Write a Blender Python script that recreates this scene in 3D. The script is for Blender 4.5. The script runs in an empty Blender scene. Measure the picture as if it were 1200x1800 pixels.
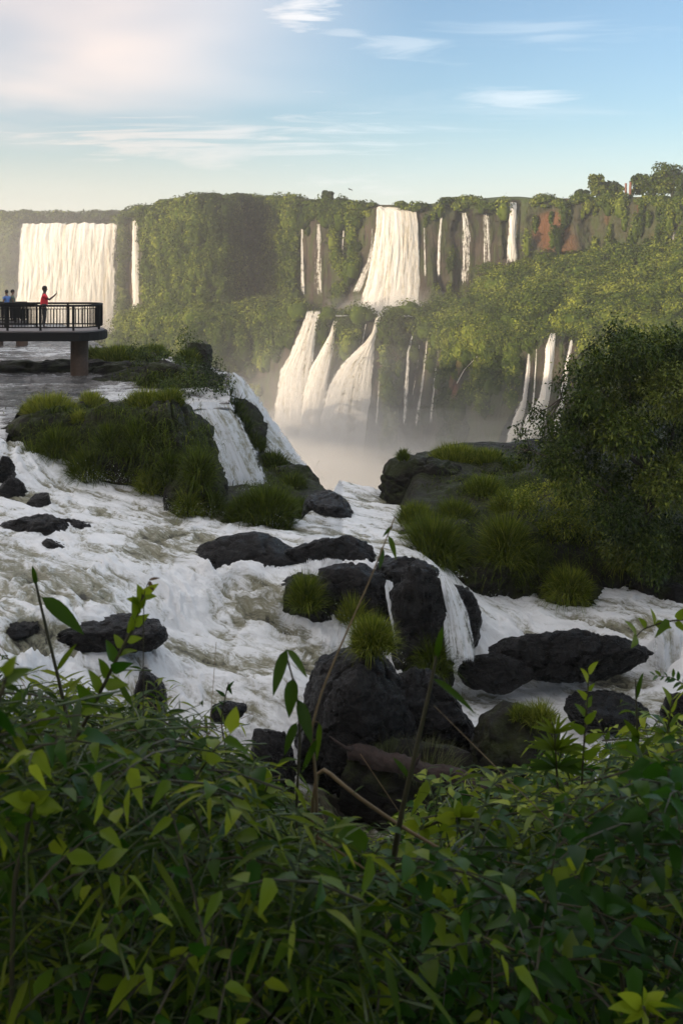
import bpy, math, random
import numpy as np
from mathutils import Vector, noise as mnoise
R = math.radians
random.seed(7)
rng = np.random.default_rng(11)
S = bpy.context.scene
C = S.collection
# ------------------------------------------------------------------ camera, sky, sun, exposure
F, H0 = 1800.0, 450.0                    # focal length and horizon row in photo pixels (1200 x 1800)
cam_d = bpy.data.cameras.new('camera'); cam = bpy.data.objects.new('camera', cam_d); C.objects.link(cam)
cam_d.sensor_fit = 'VERTICAL'; cam_d.sensor_height = 36.0; cam_d.sensor_width = 24.0
cam_d.lens = 36.0 * F / 1800.0
cam_d.shift_y = -(900 - H0) / 1800.0
cam_d.clip_start = 0.05; cam_d.clip_end = 5000
cam_d.dof.use_dof = True; cam_d.dof.focus_distance = 26; cam_d.dof.aperture_fstop = 9.0
cam.location = (0, 0, 0); cam.rotation_euler = (R(90), 0, 0)
S.camera = cam
S.view_settings.view_transform = 'Standard'; S.view_settings.look = 'None'
S.view_settings.gamma = 1; S.view_settings.exposure = 1.02

SUN_EL, SUN_AZ = 11.0, 240.0             # azimuth clockwise from +Y
sd = Vector((math.sin(R(SUN_AZ))*math.cos(R(SUN_EL)), math.cos(R(SUN_AZ))*math.cos(R(SUN_EL)), math.sin(R(SUN_EL))))
sun_d = bpy.data.lights.new('sun', 'SUN'); sun = bpy.data.objects.new('sun', sun_d); C.objects.link(sun)
sun_d.energy = 4.8; sun_d.angle = R(0.5); sun_d.color = (1.0, 0.80, 0.57)
sun.rotation_euler = (-sd).to_track_quat('-Z', 'Y').to_euler()
sun.location = sd * 50

W = bpy.data.worlds.new('World'); S.world = W; W.use_nodes = True

class N:
    """tiny node-graph helper"""
    def __init__(s, tree): s.t = tree; tree.nodes.clear()
    def n(s, typ, ins=None, **kw):
        nd = s.t.nodes.new(typ)
        for k, v in kw.items(): setattr(nd, k, v)
        for k, v in (ins or {}).items():
            if isinstance(v, bpy.types.NodeSocket): s.t.links.new(v, nd.inputs[k])
            else: nd.inputs[k].default_value = v
        return nd
    def m(s, op, a, b=0.0, c=0.0, clamp=False):
        nd = s.t.nodes.new('ShaderNodeMath'); nd.operation = op; nd.use_clamp = clamp
        for i, v in enumerate((a, b, c)):
            if isinstance(v, bpy.types.NodeSocket): s.t.links.new(v, nd.inputs[i])
            else: nd.inputs[i].default_value = v
        return nd.outputs[0]
    def step(s, x, lo, hi):
        nd = s.n('ShaderNodeMapRange', {0: x, 1: lo, 2: hi}, interpolation_type='SMOOTHSTEP'); return nd.outputs[0]
    def mix(s, f, a, b):
        nd = s.t.nodes.new('ShaderNodeMix'); nd.data_type = 'RGBA'
        for i, v in ((0, f), (6, a), (7, b)):
            if isinstance(v, bpy.types.NodeSocket): s.t.links.new(v, nd.inputs[i])
            else: nd.inputs[i].default_value = v if i == 0 else (*v[:3], 1)
        return nd.outputs[2]
    def noise(s, vec, scale, detail=4, rough=.55, dist=0, sc=None):
        if sc: vec = s.n('ShaderNodeMapping', {'Vector': vec, 'Scale': sc}).outputs[0]
        return s.n('ShaderNodeTexNoise', {'Vector': vec, 'Scale': scale, 'Detail': detail, 'Roughness': rough, 'Distortion': dist}).outputs[0]

g = N(W.node_tree)
sky = g.n('ShaderNodeTexSky', sky_type='NISHITA', sun_disc=False, sun_elevation=R(SUN_EL), sun_rotation=R(SUN_AZ), altitude=200, air_density=1.0, dust_density=1.0, ozone_density=2.4)
tc = g.n('ShaderNodeTexCoord').outputs['Generated']
sep = g.n('ShaderNodeSeparateXYZ', {0: tc})
sx, sy, sz = sep.outputs
# clouds live on a flat layer overhead: direction / height
hz = g.m('ADD', g.m('MAXIMUM', sz, 0.0), 0.06)
cx, cy = g.m('DIVIDE', sx, hz), g.m('DIVIDE', sy, hz)
cv = g.n('ShaderNodeCombineXYZ', {0: cx, 1: cy, 2: 0.0}).outputs[0]
ax = g.m('DIVIDE', sx, g.m('MAXIMUM', sy, 0.05))         # sideways angle
el = g.m('DIVIDE', sz, g.m('MAXIMUM', sy, 0.05))
wisp = g.noise(cv, 1.0, 8, .6, .6, sc=(.55, .95, 1))
soft = g.noise(cv, .45, 4, .5, .3, sc=(.8, 1, 1))
wis2 = g.noise(cv, 2.6, 9, .62, 1.2, sc=(.5, 1.3, 1))
m1 = g.step(wisp, .52, .74)
leftw = g.step(ax, .10, -.26)                            # big soft cloud in the upper left
upw = g.step(el, .05, .22)
m2 = g.m('MULTIPLY', g.m('MULTIPLY', leftw, upw), g.step(soft, .30, .62))
low = g.m('MULTIPLY', g.step(el, .15, .0), .70)          # pale band low down
streak = g.m('MULTIPLY', g.step(g.noise(g.n('ShaderNodeCombineXYZ', {0: ax, 1: el, 2: 0.0}).outputs[0], 3.0, 6, .6, .4, sc=(.8, 6.5, 1)), .46, .66), g.m('MULTIPLY', g.step(el, .17, .09), .75))
patch = None
for (pax, pel, rx, ry, st) in ((-.045, .243, .040, .018, .95), (.0, .218, .03, .005, .4), (.06, .205, .05, .012, .4), (.175, .155, .045, .012, .6), (.20, .215, .09, .012, .25),
                               (-.20, .175, .12, .02, .55), (-.14, .115, .22, .018, .6)):
    dx = g.m('DIVIDE', g.m('SUBTRACT', ax, pax), rx); dy = g.m('DIVIDE', g.m('SUBTRACT', el, pel), ry)
    dd = g.m('SQRT', g.m('ADD', g.m('MULTIPLY', dx, dx), g.m('MULTIPLY', dy, dy)))
    v = g.m('MULTIPLY', g.step(g.m('SUBTRACT', dd, g.m('MULTIPLY', g.m('SUBTRACT', wis2, .5), 5.5)), 1.5, -.3), st)
    patch = v if patch is None else g.m('MAXIMUM', patch, v)
cm = g.m('MAXIMUM', g.m('MAXIMUM', m2, g.m('MULTIPLY', m1, .30)), g.m('MAXIMUM', patch, g.m('MAXIMUM', low, streak)))
ccol = g.mix(leftw, (5.2, 5.55, 5.8), (6.0, 4.95, 4.4))
ccol = g.mix(g.step(el, .13, .01), ccol, (5.6, 5.35, 5.15))
col = g.mix(g.m('MULTIPLY', cm, .88), sky.outputs[0], ccol)
zen = g.m('MULTIPLY', g.step(sz, .30, .62), g.m('ADD', .45, g.m('MULTIPLY', g.step(wisp, .35, .65), .45)))   # unseen bright cloud added overhead for more top light
col = g.mix(zen, col, (6.8, 6.8, 6.9))
bg = g.n('ShaderNodeBackground', {0: col, 1: 0.10})
g.n('ShaderNodeOutputWorld', {0: bg.outputs[0]})

# ------------------------------------------------------------------ helpers
def P(px, py, Y): return Vector(((px - 600) / F * Y, Y, -(py - H0) / F * Y))
def Zat(py, Y): return -(py - H0) / F * Y
def Xat(px, Y): return (px - 600) / F * Y
def Yfor(py, z): return -z * F / (py - H0)

_perm = np.random.default_rng(3).permutation(256); _perm = np.concatenate([_perm, _perm])
_gr = np.random.default_rng(4).normal(size=(256, 3)); _gr /= np.linalg.norm(_gr, axis=1)[:, None]
def pnoise(x, y, z):
    x = np.asarray(x, float); y = np.asarray(y, float) + x*0; z = np.asarray(z, float) + x*0
    xi, yi, zi = (np.floor(a).astype(int) for a in (x, y, z))
    xf, yf, zf = x-xi, y-yi, z-zi
    u, v, w = (t*t*t*(t*(t*6-15)+10) for t in (xf, yf, zf))
    def gd(i, j, k):
        h = _perm[(_perm[(_perm[(xi+i) & 255] + yi+j) & 255] + zi+k) & 255]
        gg = _gr[h]; return gg[..., 0]*(xf-i) + gg[..., 1]*(yf-j) + gg[..., 2]*(zf-k)
    l = lambda a, b, t: a + (b-a)*t
    return l(l(l(gd(0,0,0), gd(1,0,0), u), l(gd(0,1,0), gd(1,1,0), u), v),
             l(l(gd(0,0,1), gd(1,0,1), u), l(gd(0,1,1), gd(1,1,1), u), v), w) * 1.5
def fbm(x, y, z, o=4, g_=.5, ridge=False):
    t = 0; a = 1.; n = 0.
    x = np.asarray(x, float); y = np.asarray(y, float); z = np.asarray(z, float)
    for i in range(o):
        v = pnoise(x*2**i + 17*i, y*2**i + 5*i, z*2**i)
        if ridge: v = 1 - 2*np.abs(v)
        t = t + a*v; n += a; a *= g_
    return t/n
def sstep(x, a, b):
    t = np.clip((x-a)/(b-a), 0, 1); return t*t*(3-2*t)

def mesh_np(name, V, Fc, mat, parent=None, smooth=True, tint=None, uv=None, attrs=None, mats=None):
    V = np.asarray(V, np.float32).reshape(-1, 3); Fc = np.asarray(Fc, np.int32)
    k = Fc.shape[1]
    me = bpy.data.meshes.new(name)
    me.vertices.add(len(V)); me.vertices.foreach_set('co', V.ravel())
    me.loops.add(Fc.size); me.loops.foreach_set('vertex_index', Fc.ravel())
    me.polygons.add(len(Fc)); me.polygons.foreach_set('loop_start', np.arange(0, Fc.size, k, dtype=np.int32))
    me.polygons.foreach_set('loop_total', np.full(len(Fc), k, np.int32))
    me.polygons.foreach_set('use_smooth', np.full(len(Fc), smooth, bool))
    me.update(calc_edges=True)
    A = dict(attrs or {})
    if tint is not None: A['tint'] = tint
    for an, av in A.items():
        at = me.attributes.new(an, 'FLOAT', 'POINT'); at.data.foreach_set('value', np.asarray(av, np.float32).ravel())
    if uv is not None:
        ul = me.uv_layers.new(name='UVMap'); ul.data.foreach_set('uv', np.asarray(uv, np.float32)[Fc.ravel()].ravel())
    me.materials.append(mat)
    o = bpy.data.objects.new(name, me); C.objects.link(o)
    if parent: o.parent = parent
    return o
def tag(o, label=None, cat=None, group=None, kind=None):
    if label: o['label'] = label
    if cat: o['category'] = cat
    if group: o['group'] = group
    if kind: o['kind'] = kind
    return o
def empty(name, loc, label, cat, group=None):
    o = bpy.data.objects.new(name, None); C.objects.link(o); o.location = loc; o.empty_display_size = .2
    bpy.context.view_layer.update()
    return tag(o, label, cat, group)
def recentre(o, loc):
    """put a top-level mesh's origin at its own base"""
    loc = Vector(loc); n_ = len(o.data.vertices); co = np.empty(n_*3, np.float32)
    o.data.vertices.foreach_get('co', co); co = co.reshape(-1, 3) - np.array(loc, np.float32)
    o.data.vertices.foreach_set('co', co.ravel()); o.data.update(); o.location = loc; return o
def child(o, root):
    """o's coordinates are world coordinates; hang it under root"""
    o.parent = root; o.matrix_parent_inverse = root.matrix_world.inverted() if root.matrix_world != None else o.matrix_parent_inverse
    from mathutils import Matrix
    o.matrix_parent_inverse = Matrix.Translation(-Vector(root.location)); return o
def gridF(nr, nc, off=0):
    i = np.arange(nr-1)[:, None]*nc + np.arange(nc-1)[None, :]
    i = i.ravel() + off
    return np.stack([i, i+1, i+nc+1, i+nc], 1)

class MB:
    """collects quads into one mesh"""
    def __init__(s): s.v = []; s.f = []; s.t = []; s.n = 0
    def add(s, V, Fq, t=0.5):
        V = np.asarray(V, float).reshape(-1, 3); Fq = np.asarray(Fq, int)
        s.v.append(V); s.f.append(Fq + s.n); s.n += len(V)
        s.t.append(np.full(len(V), t, float) if np.isscalar(t) else np.asarray(t, float))
    def box(s, a, b, t=.5):
        (x0, y0, z0), (x1, y1, z1) = a, b
        V = [(x, y, z) for z in (z0, z1) for y in (y0, y1) for x in (x0, x1)]
        s.add(V, [(0,2,3,1), (4,5,7,6), (0,1,5,4), (2,6,7,3), (0,4,6,2), (1,3,7,5)], t)
    def tube(s, pts, rad, k=8, t=.5, rough=0.):
        pts = np.asarray(pts, float); n_ = len(pts)
        rad = np.full(n_, rad, float) if np.isscalar(rad) else np.interp(np.linspace(0, 1, n_), np.linspace(0, 1, len(rad)), rad)
        T = np.gradient(pts, axis=0); T /= np.linalg.norm(T, axis=1)[:, None] + 1e-9
        ref = np.array([0.13, .97, .21]) if abs(T[0][1]) < .8 else np.array([.97, .1, .2])
        A = np.cross(T, ref); A /= np.linalg.norm(A, axis=1)[:, None]; B = np.cross(T, A)
        a = np.arange(k)*2*math.pi/k
        rr = rad[:, None] * (1 + (rough*rng.normal(size=(n_, k)) if rough else 0))
        V = pts[:, None, :] + rr[..., None]*(np.cos(a)[None, :, None]*A[:, None, :] + np.sin(a)[None, :, None]*B[:, None, :])
        V = np.concatenate([V.reshape(-1, 3), pts[:1], pts[-1:]])
        Fq = []
        for i in range(n_-1):
            for j in range(k):
                Fq.append((i*k+j, i*k+(j+1) % k, (i+1)*k+(j+1) % k, (i+1)*k+j))
        c0, c1 = n_*k, n_*k+1
        for j in range(0, k, 2):
            Fq.append((c0, (j+2) % k, (j+1) % k, j)); e = (n_-1)*k
            Fq.append((c1, e+j, e+(j+1) % k, e+(j+2) % k))
        s.add(V, Fq, t)
    def build(s, name, mat, smooth=True, parent=None, **kw):
        return mesh_np(name, np.concatenate(s.v), np.concatenate(s.f), mat, parent, smooth, tint=np.concatenate(s.t), **kw)

def unit(v): return v / (np.linalg.norm(v, axis=-1, keepdims=True) + 1e-9)
def leaves(base, dirv, up, length, width, droop, tint, rows=5, fold=.25, shape='lance'):
    """arrays of leaves: base (n,3), direction, rough up vector, length, width -> V, F, tint"""
    n_ = len(base); t = np.linspace(0, 1, rows)
    if shape == 'lance': w = np.sin(np.pi*t**.75)**.8
    elif shape == 'blade': w = (1-t)**.7 * np.minimum(1, .5+3*t)
    else: w = np.sin(np.pi*t**.62)**.75*(1.02-.3*t)
    w = np.clip(w, .03, 1)
    D = unit(dirv); Sd = unit(np.cross(D, up)); U = np.cross(Sd, D)
    L = np.asarray(length)[:, None]; Wd = np.asarray(width)[:, None]; Dr = np.asarray(droop)[:, None]
    cen = base[:, None, :] + D[:, None, :]*(L*t)[..., None] - np.array([0, 0, 1.])*(Dr*L*t**2)[..., None]
    off = Sd[:, None, :]*(Wd*w*.5)[..., None]; lift = U[:, None, :]*(Wd*w*.5*fold)[..., None]
    V = np.stack([cen-off+lift, cen, cen+off+lift], 2).reshape(-1, 3)
    f = []
    for r in range(rows-1):
        for c in range(2): f.append((r*3+c, r*3+c+1, (r+1)*3+c+1, (r+1)*3+c))
    f = np.array(f); Fq = (f[None] + (np.arange(n_)*rows*3)[:, None, None]).reshape(-1, 4)
    return V, Fq, np.repeat(np.asarray(tint), rows*3)
def quads(cen, nrm, size, tint, aspect=1.0):
    """leaf clumps: one pointed quad each"""
    n_ = len(cen); r = unit(rng.normal(size=(n_, 3))); nrm = unit(nrm)
    a = unit(np.cross(nrm, r)); b = np.cross(nrm, a); s_ = np.asarray(size)[:, None]*.5
    V = np.stack([cen-a*s_*1.25, cen-b*s_*.7*aspect+nrm*s_*.12, cen+a*s_*1.25, cen+b*s_*.7*aspect+nrm*s_*.12], 1).reshape(-1, 3)
    return V, np.arange(n_*4).reshape(-1, 4), np.repeat(np.asarray(tint), 4)
def blobs(cen, rad, n_each, size, tint, jit=.5, up=.0):
    """many leafy ellipsoid clumps; cen (m,3), rad (m,3)"""
    m_ = len(cen); N_ = m_*n_each
    d = unit(rng.normal(size=(m_, n_each, 3))); d[..., 2] = np.where(d[..., 2] < -.35, -d[..., 2], d[..., 2])
    rr = .72 + .33*rng.random((m_, n_each, 1))
    lump = 1 + .22*pnoise(d[..., 0]*2.3 + np.arange(m_)[:, None]*7.1, d[..., 1]*2.3, d[..., 2]*2.3)[..., None]
    c = cen[:, None, :] + d*rad[:, None, :]*rr*lump
    nr = unit(d/rad[:, None, :]) + jit*rng.normal(size=(m_, n_each, 3)); nr[..., 2] += up
    sz = (np.asarray(size)[:, None] * (.6+.8*rng.random((m_, n_each)))).ravel()
    tn = (np.asarray(tint)[:, None] + .16*rng.normal(size=(m_, n_each))).ravel()
    return quads(c.reshape(-1, 3), nr.reshape(-1, 3), sz, np.clip(tn, 0, 1))

# ------------------------------------------------------------------ materials
def mat(name):
    m_ = bpy.data.materials.new(name); m_.use_nodes = True; return m_, N(m_.node_tree)
def finish(g, sh, disp=None):
    o = g.n('ShaderNodeOutputMaterial', {0: sh})
def leaf_mat(name, c0, c1, c2, trans=.3, rough=.5, noise_scale=0, spec=.35):
    m_, g = mat(name)
    t = g.n('ShaderNodeAttribute', attribute_name='tint').outputs['Fac']
    if noise_scale:
        ob = g.n('ShaderNodeTexCoord').outputs['Object']
        t = g.m('ADD', t, g.m('MULTIPLY', g.m('SUBTRACT', g.noise(ob, noise_scale, 3), .5), .9), clamp=True)
    cr = g.n('ShaderNodeValToRGB', {0: t})
    e = cr.color_ramp.elements; e[0].color = (*c0, 1); e[1].color = (*c2, 1); k = e.new(.5); k.color = (*c1, 1)
    b = g.n('ShaderNodeBsdfPrincipled', {'Base Color': cr.outputs[0], 'Roughness': rough, 'Specular IOR Level': spec})
    tr = g.n('ShaderNodeBsdfTranslucent', {0: cr.outputs[0]})
    mx = g.n('ShaderNodeMixShader', {0: trans, 1: b.outputs[0], 2: tr.outputs[0]})
    finish(g, mx.outputs[0]); return m_
M = {}
M['far_leaf'] = leaf_mat('far_foliage', (.011, .020, .003), (.046, .070, .009), (.17, .19, .028), .15, .8, .09, .05)
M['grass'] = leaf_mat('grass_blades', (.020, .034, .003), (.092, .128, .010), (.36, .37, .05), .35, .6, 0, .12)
M['drygrass'] = leaf_mat('pale_grass_blades', (.05, .06, .02), (.10, .12, .04), (.22, .20, .09), .30, .6)
M['tree_leaf'] = leaf_mat('tree_leaves', (.007, .016, .002), (.040, .068, .007), (.20, .23, .035), .25, .5, 0, .2)
M['bamboo_leaf'] = leaf_mat('bamboo_leaves', (.010, .026, .001), (.046, .098, .005), (.36, .42, .025), .42, .45, 0, .22)
M['broad_leaf'] = leaf_mat('broad_leaves', (.008, .034, .003), (.034, .108, .007), (.40, .48, .025), .38, .40, 0, .25)

def simple(name, col, rough=.6, bump=0, bscale=20, var=.3, metal=0, spec=.5):
    m_, g = mat(name); ob = g.n('ShaderNodeTexCoord').outputs['Object']
    nz = g.noise(ob, bscale, 5)
    c = g.mix(nz, tuple(x*(1-var) for x in col), tuple(x*(1+var) for x in col))
    ins = {'Base Color': c, 'Roughness': rough, 'Metallic': metal, 'Specular IOR Level': spec}
    if bump: ins['Normal'] = g.n('ShaderNodeBump', {'Height': nz, 'Strength': bump, 'Distance': .02}).outputs[0]
    b = g.n('ShaderNodeBsdfPrincipled', ins); finish(g, b.outputs[0]); return m_
M['stem'] = simple('plant_stems', (.05, .045, .02), .6)
M['greenstem'] = simple('green_stems', (.06, .09, .02), .5)
M['drystem'] = simple('dry_stems', (.20, .14, .07), .7)
M['bark'] = simple('bark', (.045, .035, .025), .8, .6, 12, .5)
M['log'] = simple('rotten_wood', (.022, .012, .009), .85, 1.0, 14, .9)
M['concrete'] = simple('brown_concrete', (.085, .05, .032), .8, .3, 9, .35)
M['darkmetal'] = simple('dark_painted_steel', (.008, .008, .009), .6, 0, 20, .2, spec=.15)
M['deck'] = simple('deck_boards', (.20, .18, .18), .6, .1, 30, .3)
M['skin'] = simple('dark_skin', (.045, .022, .014), .5)
M['red'] = simple('red_cotton', (.75, .035, .05), .8)
M['shorts'] = simple('black_cloth', (.012, .012, .014), .8)
M['blue'] = simple('blue_cotton', (.10, .20, .48), .8)
M['grey'] = simple('grey_green_cotton', (.10, .14, .10), .8)
M['pskin'] = simple('brown_skin', (.20, .11, .07), .5)
M['hair'] = simple('black_hair', (.008, .007, .006), .6)
M['phone'] = simple('phone_case', (.015, .015, .018), .3)
M['redpost'] = simple('rusty_timber', (.14, .06, .035), .8, 0, .5, .3)

def rock_mat(name, c0, c1, rough0, rough1, scale=1.0, moss=0.0, bump=1.0):
    m_, g = mat(name); ob = g.n('ShaderNodeTexCoord').outputs['Object']
    a = g.noise(ob, 1.1*scale, 9, .62, .8); b_ = g.noise(ob, 5*scale, 8, .7, .4, sc=(1, 1, 1.7)); f_ = g.noise(ob, 22*scale, 6, .7)
    c = g.mix(g.step(a, .35, .68), c0, c1)
    c = g.mix(g.m('MULTIPLY', g.step(b_, .55, .72), .6), c, tuple(x*1.9 for x in c1))
    c = g.mix(g.m('MULTIPLY', g.step(f_, .60, .72), .4), c, tuple(x*2.6 for x in c1))
    if moss:
        nrm = g.n('ShaderNodeNewGeometry').outputs['Normal']; nz = g.n('ShaderNodeSeparateXYZ', {0: nrm}).outputs[2]
        mm = g.m('MULTIPLY', g.m('MULTIPLY', g.step(nz, -.3, .7), g.step(g.noise(ob, 1.6*scale, 7, .65), .40, .58)), moss)
        c = g.mix(mm, c, (.028, .036, .007))
    h = g.m('ADD', g.m('MULTIPLY', a, .8), g.m('ADD', g.m('MULTIPLY', b_, .55), g.m('MULTIPLY', f_, .12)))
    bm = g.n('ShaderNodeBump', {'Height': h, 'Strength': bump, 'Distance': .30/scale}).outputs[0]
    rg = g.n('ShaderNodeMapRange', {0: b_, 1: .35, 2: .65, 3: rough0, 4: rough1}).outputs[0]
    b = g.n('ShaderNodeBsdfPrincipled', {'Base Color': c, 'Roughness': rg, 'Normal': bm, 'Specular IOR Level': .22}); finish(g, b.outputs[0]); return m_
M['wetrock'] = rock_mat('wet_basalt', (.004, .0037, .0037), (.012, .0108, .011), .10, .45, 1.3, 0, 1.0)
M['rock'] = rock_mat('basalt', (.004, .0032, .0026), (.014, .0105, .008), .45, .9, 1.0, .8, .9)
M['bed'] = rock_mat('riverbed_rock', (.006, .005, .004), (.018, .014, .010), .5, .9, .8, .7, .9)

# far cliffs: layered grey brown basalt, red earth where 'red' says so
def cliff_mat():
    m_, g = mat('cliff_rock'); ob = g.n('ShaderNodeTexCoord').outputs['Object']
    red = g.n('ShaderNodeAttribute', attribute_name='red').outputs['Fac']
    veg = g.n('ShaderNodeAttribute', attribute_name='veg').outputs['Fac']
    a = g.noise(ob, .11, 8, .6, .5, sc=(1, 1, .35)); b_ = g.noise(ob, .5, 6, .65, .3, sc=(1, 1, .3)); l_ = g.noise(ob, .35, 4, .6, 0, sc=(.1, .1, 1))
    c = g.mix(g.step(a, .35, .65), (.016, .013, .011), (.048, .038, .030))
    c = g.mix(g.m('MULTIPLY', g.step(l_, .5, .7), .4), c, (.060, .048, .036))
    c = g.mix(g.m('MULTIPLY', g.step(b_, .45, .6), .65), c, (.028, .042, .008))
    c = g.mix(g.m('MULTIPLY', red, g.step(b_, .2, .5)), c, (.10, .036, .019))
    c = g.mix(veg, c, (.035, .055, .013))
    h = g.m('ADD', g.m('MULTIPLY', a, 1.0), g.m('MULTIPLY', b_, .5))
    bm = g.n('ShaderNodeBump', {'Height': h, 'Strength': 1.0, 'Distance': 2.5}).outputs[0]
    b = g.n('ShaderNodeBsdfPrincipled', {'Base Color': c, 'Roughness': .85, 'Normal': bm, 'Specular IOR Level': .2}); finish(g, b.outputs[0]); return m_
M['cliff'] = cliff_mat()

def river_mat(name, sc=1.0, dark=(.045, .042, .032), mid=(.23, .22, .15), white=(.78, .79, .80), bias=0.0, rot=-35, bump=.8):
    """streaked along the current"""
    m_, g = mat(name); ob = g.n('ShaderNodeTexCoord').outputs['Object']
    fl = g.n('ShaderNodeMapping', {'Vector': ob, 'Rotation': (0, 0, R(-rot))}).outputs[0]
    wv = g.n('ShaderNodeTexNoise', {'Vector': fl, 'Scale': .8*sc, 'Detail': 3.0}).outputs[1]
    wp = g.n('ShaderNodeVectorMath', {0: fl, 1: wv}, operation='ADD').outputs[0]
    fo = g.n('ShaderNodeAttribute', attribute_name='foam').outputs['Fac']
    a = g.noise(wp, 1.3*sc, 8, .62, .5, sc=(.30, 1, 1)); b_ = g.noise(wp, 5.0*sc, 9, .72, .6, sc=(.28, 1, 1)); c_ = g.noise(wp, 20*sc, 6, .75, .3, sc=(.5, 1, 1))
    s_ = g.m('ADD', g.m('MULTIPLY', g.m('SUBTRACT', a, .5), 2.4), g.m('MULTIPLY', g.m('SUBTRACT', b_, .5), 1.9))
    s_ = g.m('ADD', s_, g.m('MULTIPLY', g.m('SUBTRACT', c_, .5), .9))
    s_ = g.m('ADD', s_, g.m('ADD', fo, bias))
    f1 = g.step(s_, -.45, .05); f2 = g.step(s_, .0, .65)
    c = g.mix(f1, dark, mid); c = g.mix(f2, c, white)
    h = g.m('ADD', g.m('MULTIPLY', b_, 1.0), g.m('MULTIPLY', c_, .30))
    bm = g.n('ShaderNodeBump', {'Height': h, 'Strength': bump, 'Distance': .12/sc}).outputs[0]
    rg = g.n('ShaderNodeMapRange', {0: f2, 3: .10, 4: .48}).outputs[0]
    b = g.n('ShaderNodeBsdfPrincipled', {'Base Color': c, 'Roughness': rg, 'Normal': bm, 'IOR': 1.33})
    finish(g, b.outputs[0]); return m_
M['river'] = river_mat('white_water')
M['upriver'] = river_mat('upper_river_water', .8, (.04, .038, .036), (.12, .11, .10), (.62, .62, .62), rot=4)
M['canyonwater'] = river_mat('canyon_water', .1)

def fall_mat(name, sc, white=(.82, .80, .76), tanc=(.56, .50, .38), solid=.5, lump=1.0):
    """falling water: streaks along the flow, frayed towards the edges"""
    m_, g = mat(name); uv = g.n('ShaderNodeUVMap').outputs[0]
    ed = g.n('ShaderNodeAttribute', attribute_name='edge').outputs['Fac']
    a = g.noise(uv, .55*sc, 5, .6, 0, sc=(1, .05, 1)); b_ = g.noise(uv, 2.2*sc, 9, .72, .1, sc=(1, .09, 1)); c_ = g.noise(uv, 1.5*sc, 9, .8, .2, sc=(1, .55, 1))
    s_ = g.m('ADD', g.m('MULTIPLY', g.m('SUBTRACT', a, .5), 2.0), g.m('MULTIPLY', g.m('SUBTRACT', b_, .5), 1.7))
    s_ = g.m('ADD', s_, g.m('MULTIPLY', g.m('SUBTRACT', c_, .5), 1.4*lump))
    al = g.step(g.m('ADD', s_, g.m('ADD', g.m('MULTIPLY', ed, 1.5), solid-1.0)), -.15, .35)
    c = g.mix(g.step(s_, -.55, .10), tanc, white)
    bm = g.n('ShaderNodeBump', {'Height': s_, 'Strength': .7, 'Distance': .35/sc}).outputs[0]
    d = g.n('ShaderNodeBsdfPrincipled', {'Base Color': c, 'Roughness': .7, 'Normal': bm, 'Specular IOR Level': .2})
    t = g.n('ShaderNodeBsdfTranslucent', {0: c})
    mx = g.n('ShaderNodeMixShader', {0: .3, 1: d.outputs[0], 2: t.outputs[0]})
    tp = g.n('ShaderNodeBsdfTransparent')
    mo = g.n('ShaderNodeMixShader', {0: al, 1: tp.outputs[0], 2: mx.outputs[0]})
    finish(g, mo.outputs[0]); return m_
M['fall'] = fall_mat('falling_water_far', .7, solid=.72)
M['fallthin'] = fall_mat('thin_falling_water_far', 1.0, solid=-.32)
M['cascade'] = fall_mat('cascading_water_far', .8, solid=.05, lump=1.6)
M['fallnear'] = fall_mat('falling_water_near', 3.0, solid=.66, lump=1.8, white=(.80, .83, .86), tanc=(.34, .33, .24))
M['fallnearthin'] = fall_mat('thin_falling_water_near', 5.0, solid=-.05, white=(.80, .83, .86), tanc=(.40, .40, .34))
M['drybrown'] = leaf_mat('dead_leaf', (.05,.03,.015), (.10,.06,.03), (.14,.08,.04), .2, .7)
M['spray'] = simple('spray_drops', (.82, .84, .86), .4, 0, 20, .02)

def vol_mat(name, dens, col, aniso=.3):
    m_, g = mat(name)
    v = g.n('ShaderNodeVolumePrincipled', {'Color': (*col, 1), 'Density': dens, 'Anisotropy': aniso})
    o = g.n('ShaderNodeOutputMaterial'); g.t.links.new(v.outputs[0], o.inputs['Volume']); return m_
# ------------------------------------------------------------------ THE FAR CANYON (two steps of cliff, 250 to 520 m away)
cpx = [-400, 0, 30, 205, 218, 245, 275, 350, 400, 425, 450, 520, 600, 650, 740, 800, 900, 960, 1040, 1100, 1200, 1700]
cYu = [530, 490, 480, 470, 435, 425, 390, 352, 348, 372, 378, 345, 328, 315, 310, 308, 300, 296, 292, 284, 268, 230]
cTop = [376, 380, 394, 394, 378, 372, 366, 349, 349, 350, 352, 352, 352, 360, 360, 353, 349, 350, 348, 346, 346, 340]
cBase = [575, 575, 575, 575, 572, 560, 555, 552, 552, 552, 550, 548, 548, 545, 548, 530, 474, 462, 455, 450, 440, 430]
cYl = [500, 462, 455, 442, 415, 400, 365, 332, 326, 328, 326, 306, 298, 290, 285, 262, 238, 228, 222, 214, 200, 180]
cEdge = [620, 620, 618, 612, 600, 592, 585, 572, 566, 566, 562, 556, 562, 562, 590, 596, 618, 606, 606, 612, 622, 640]
FLOOR = -62.0
def ci(a, px): return np.interp(px, cpx, a)
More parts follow.
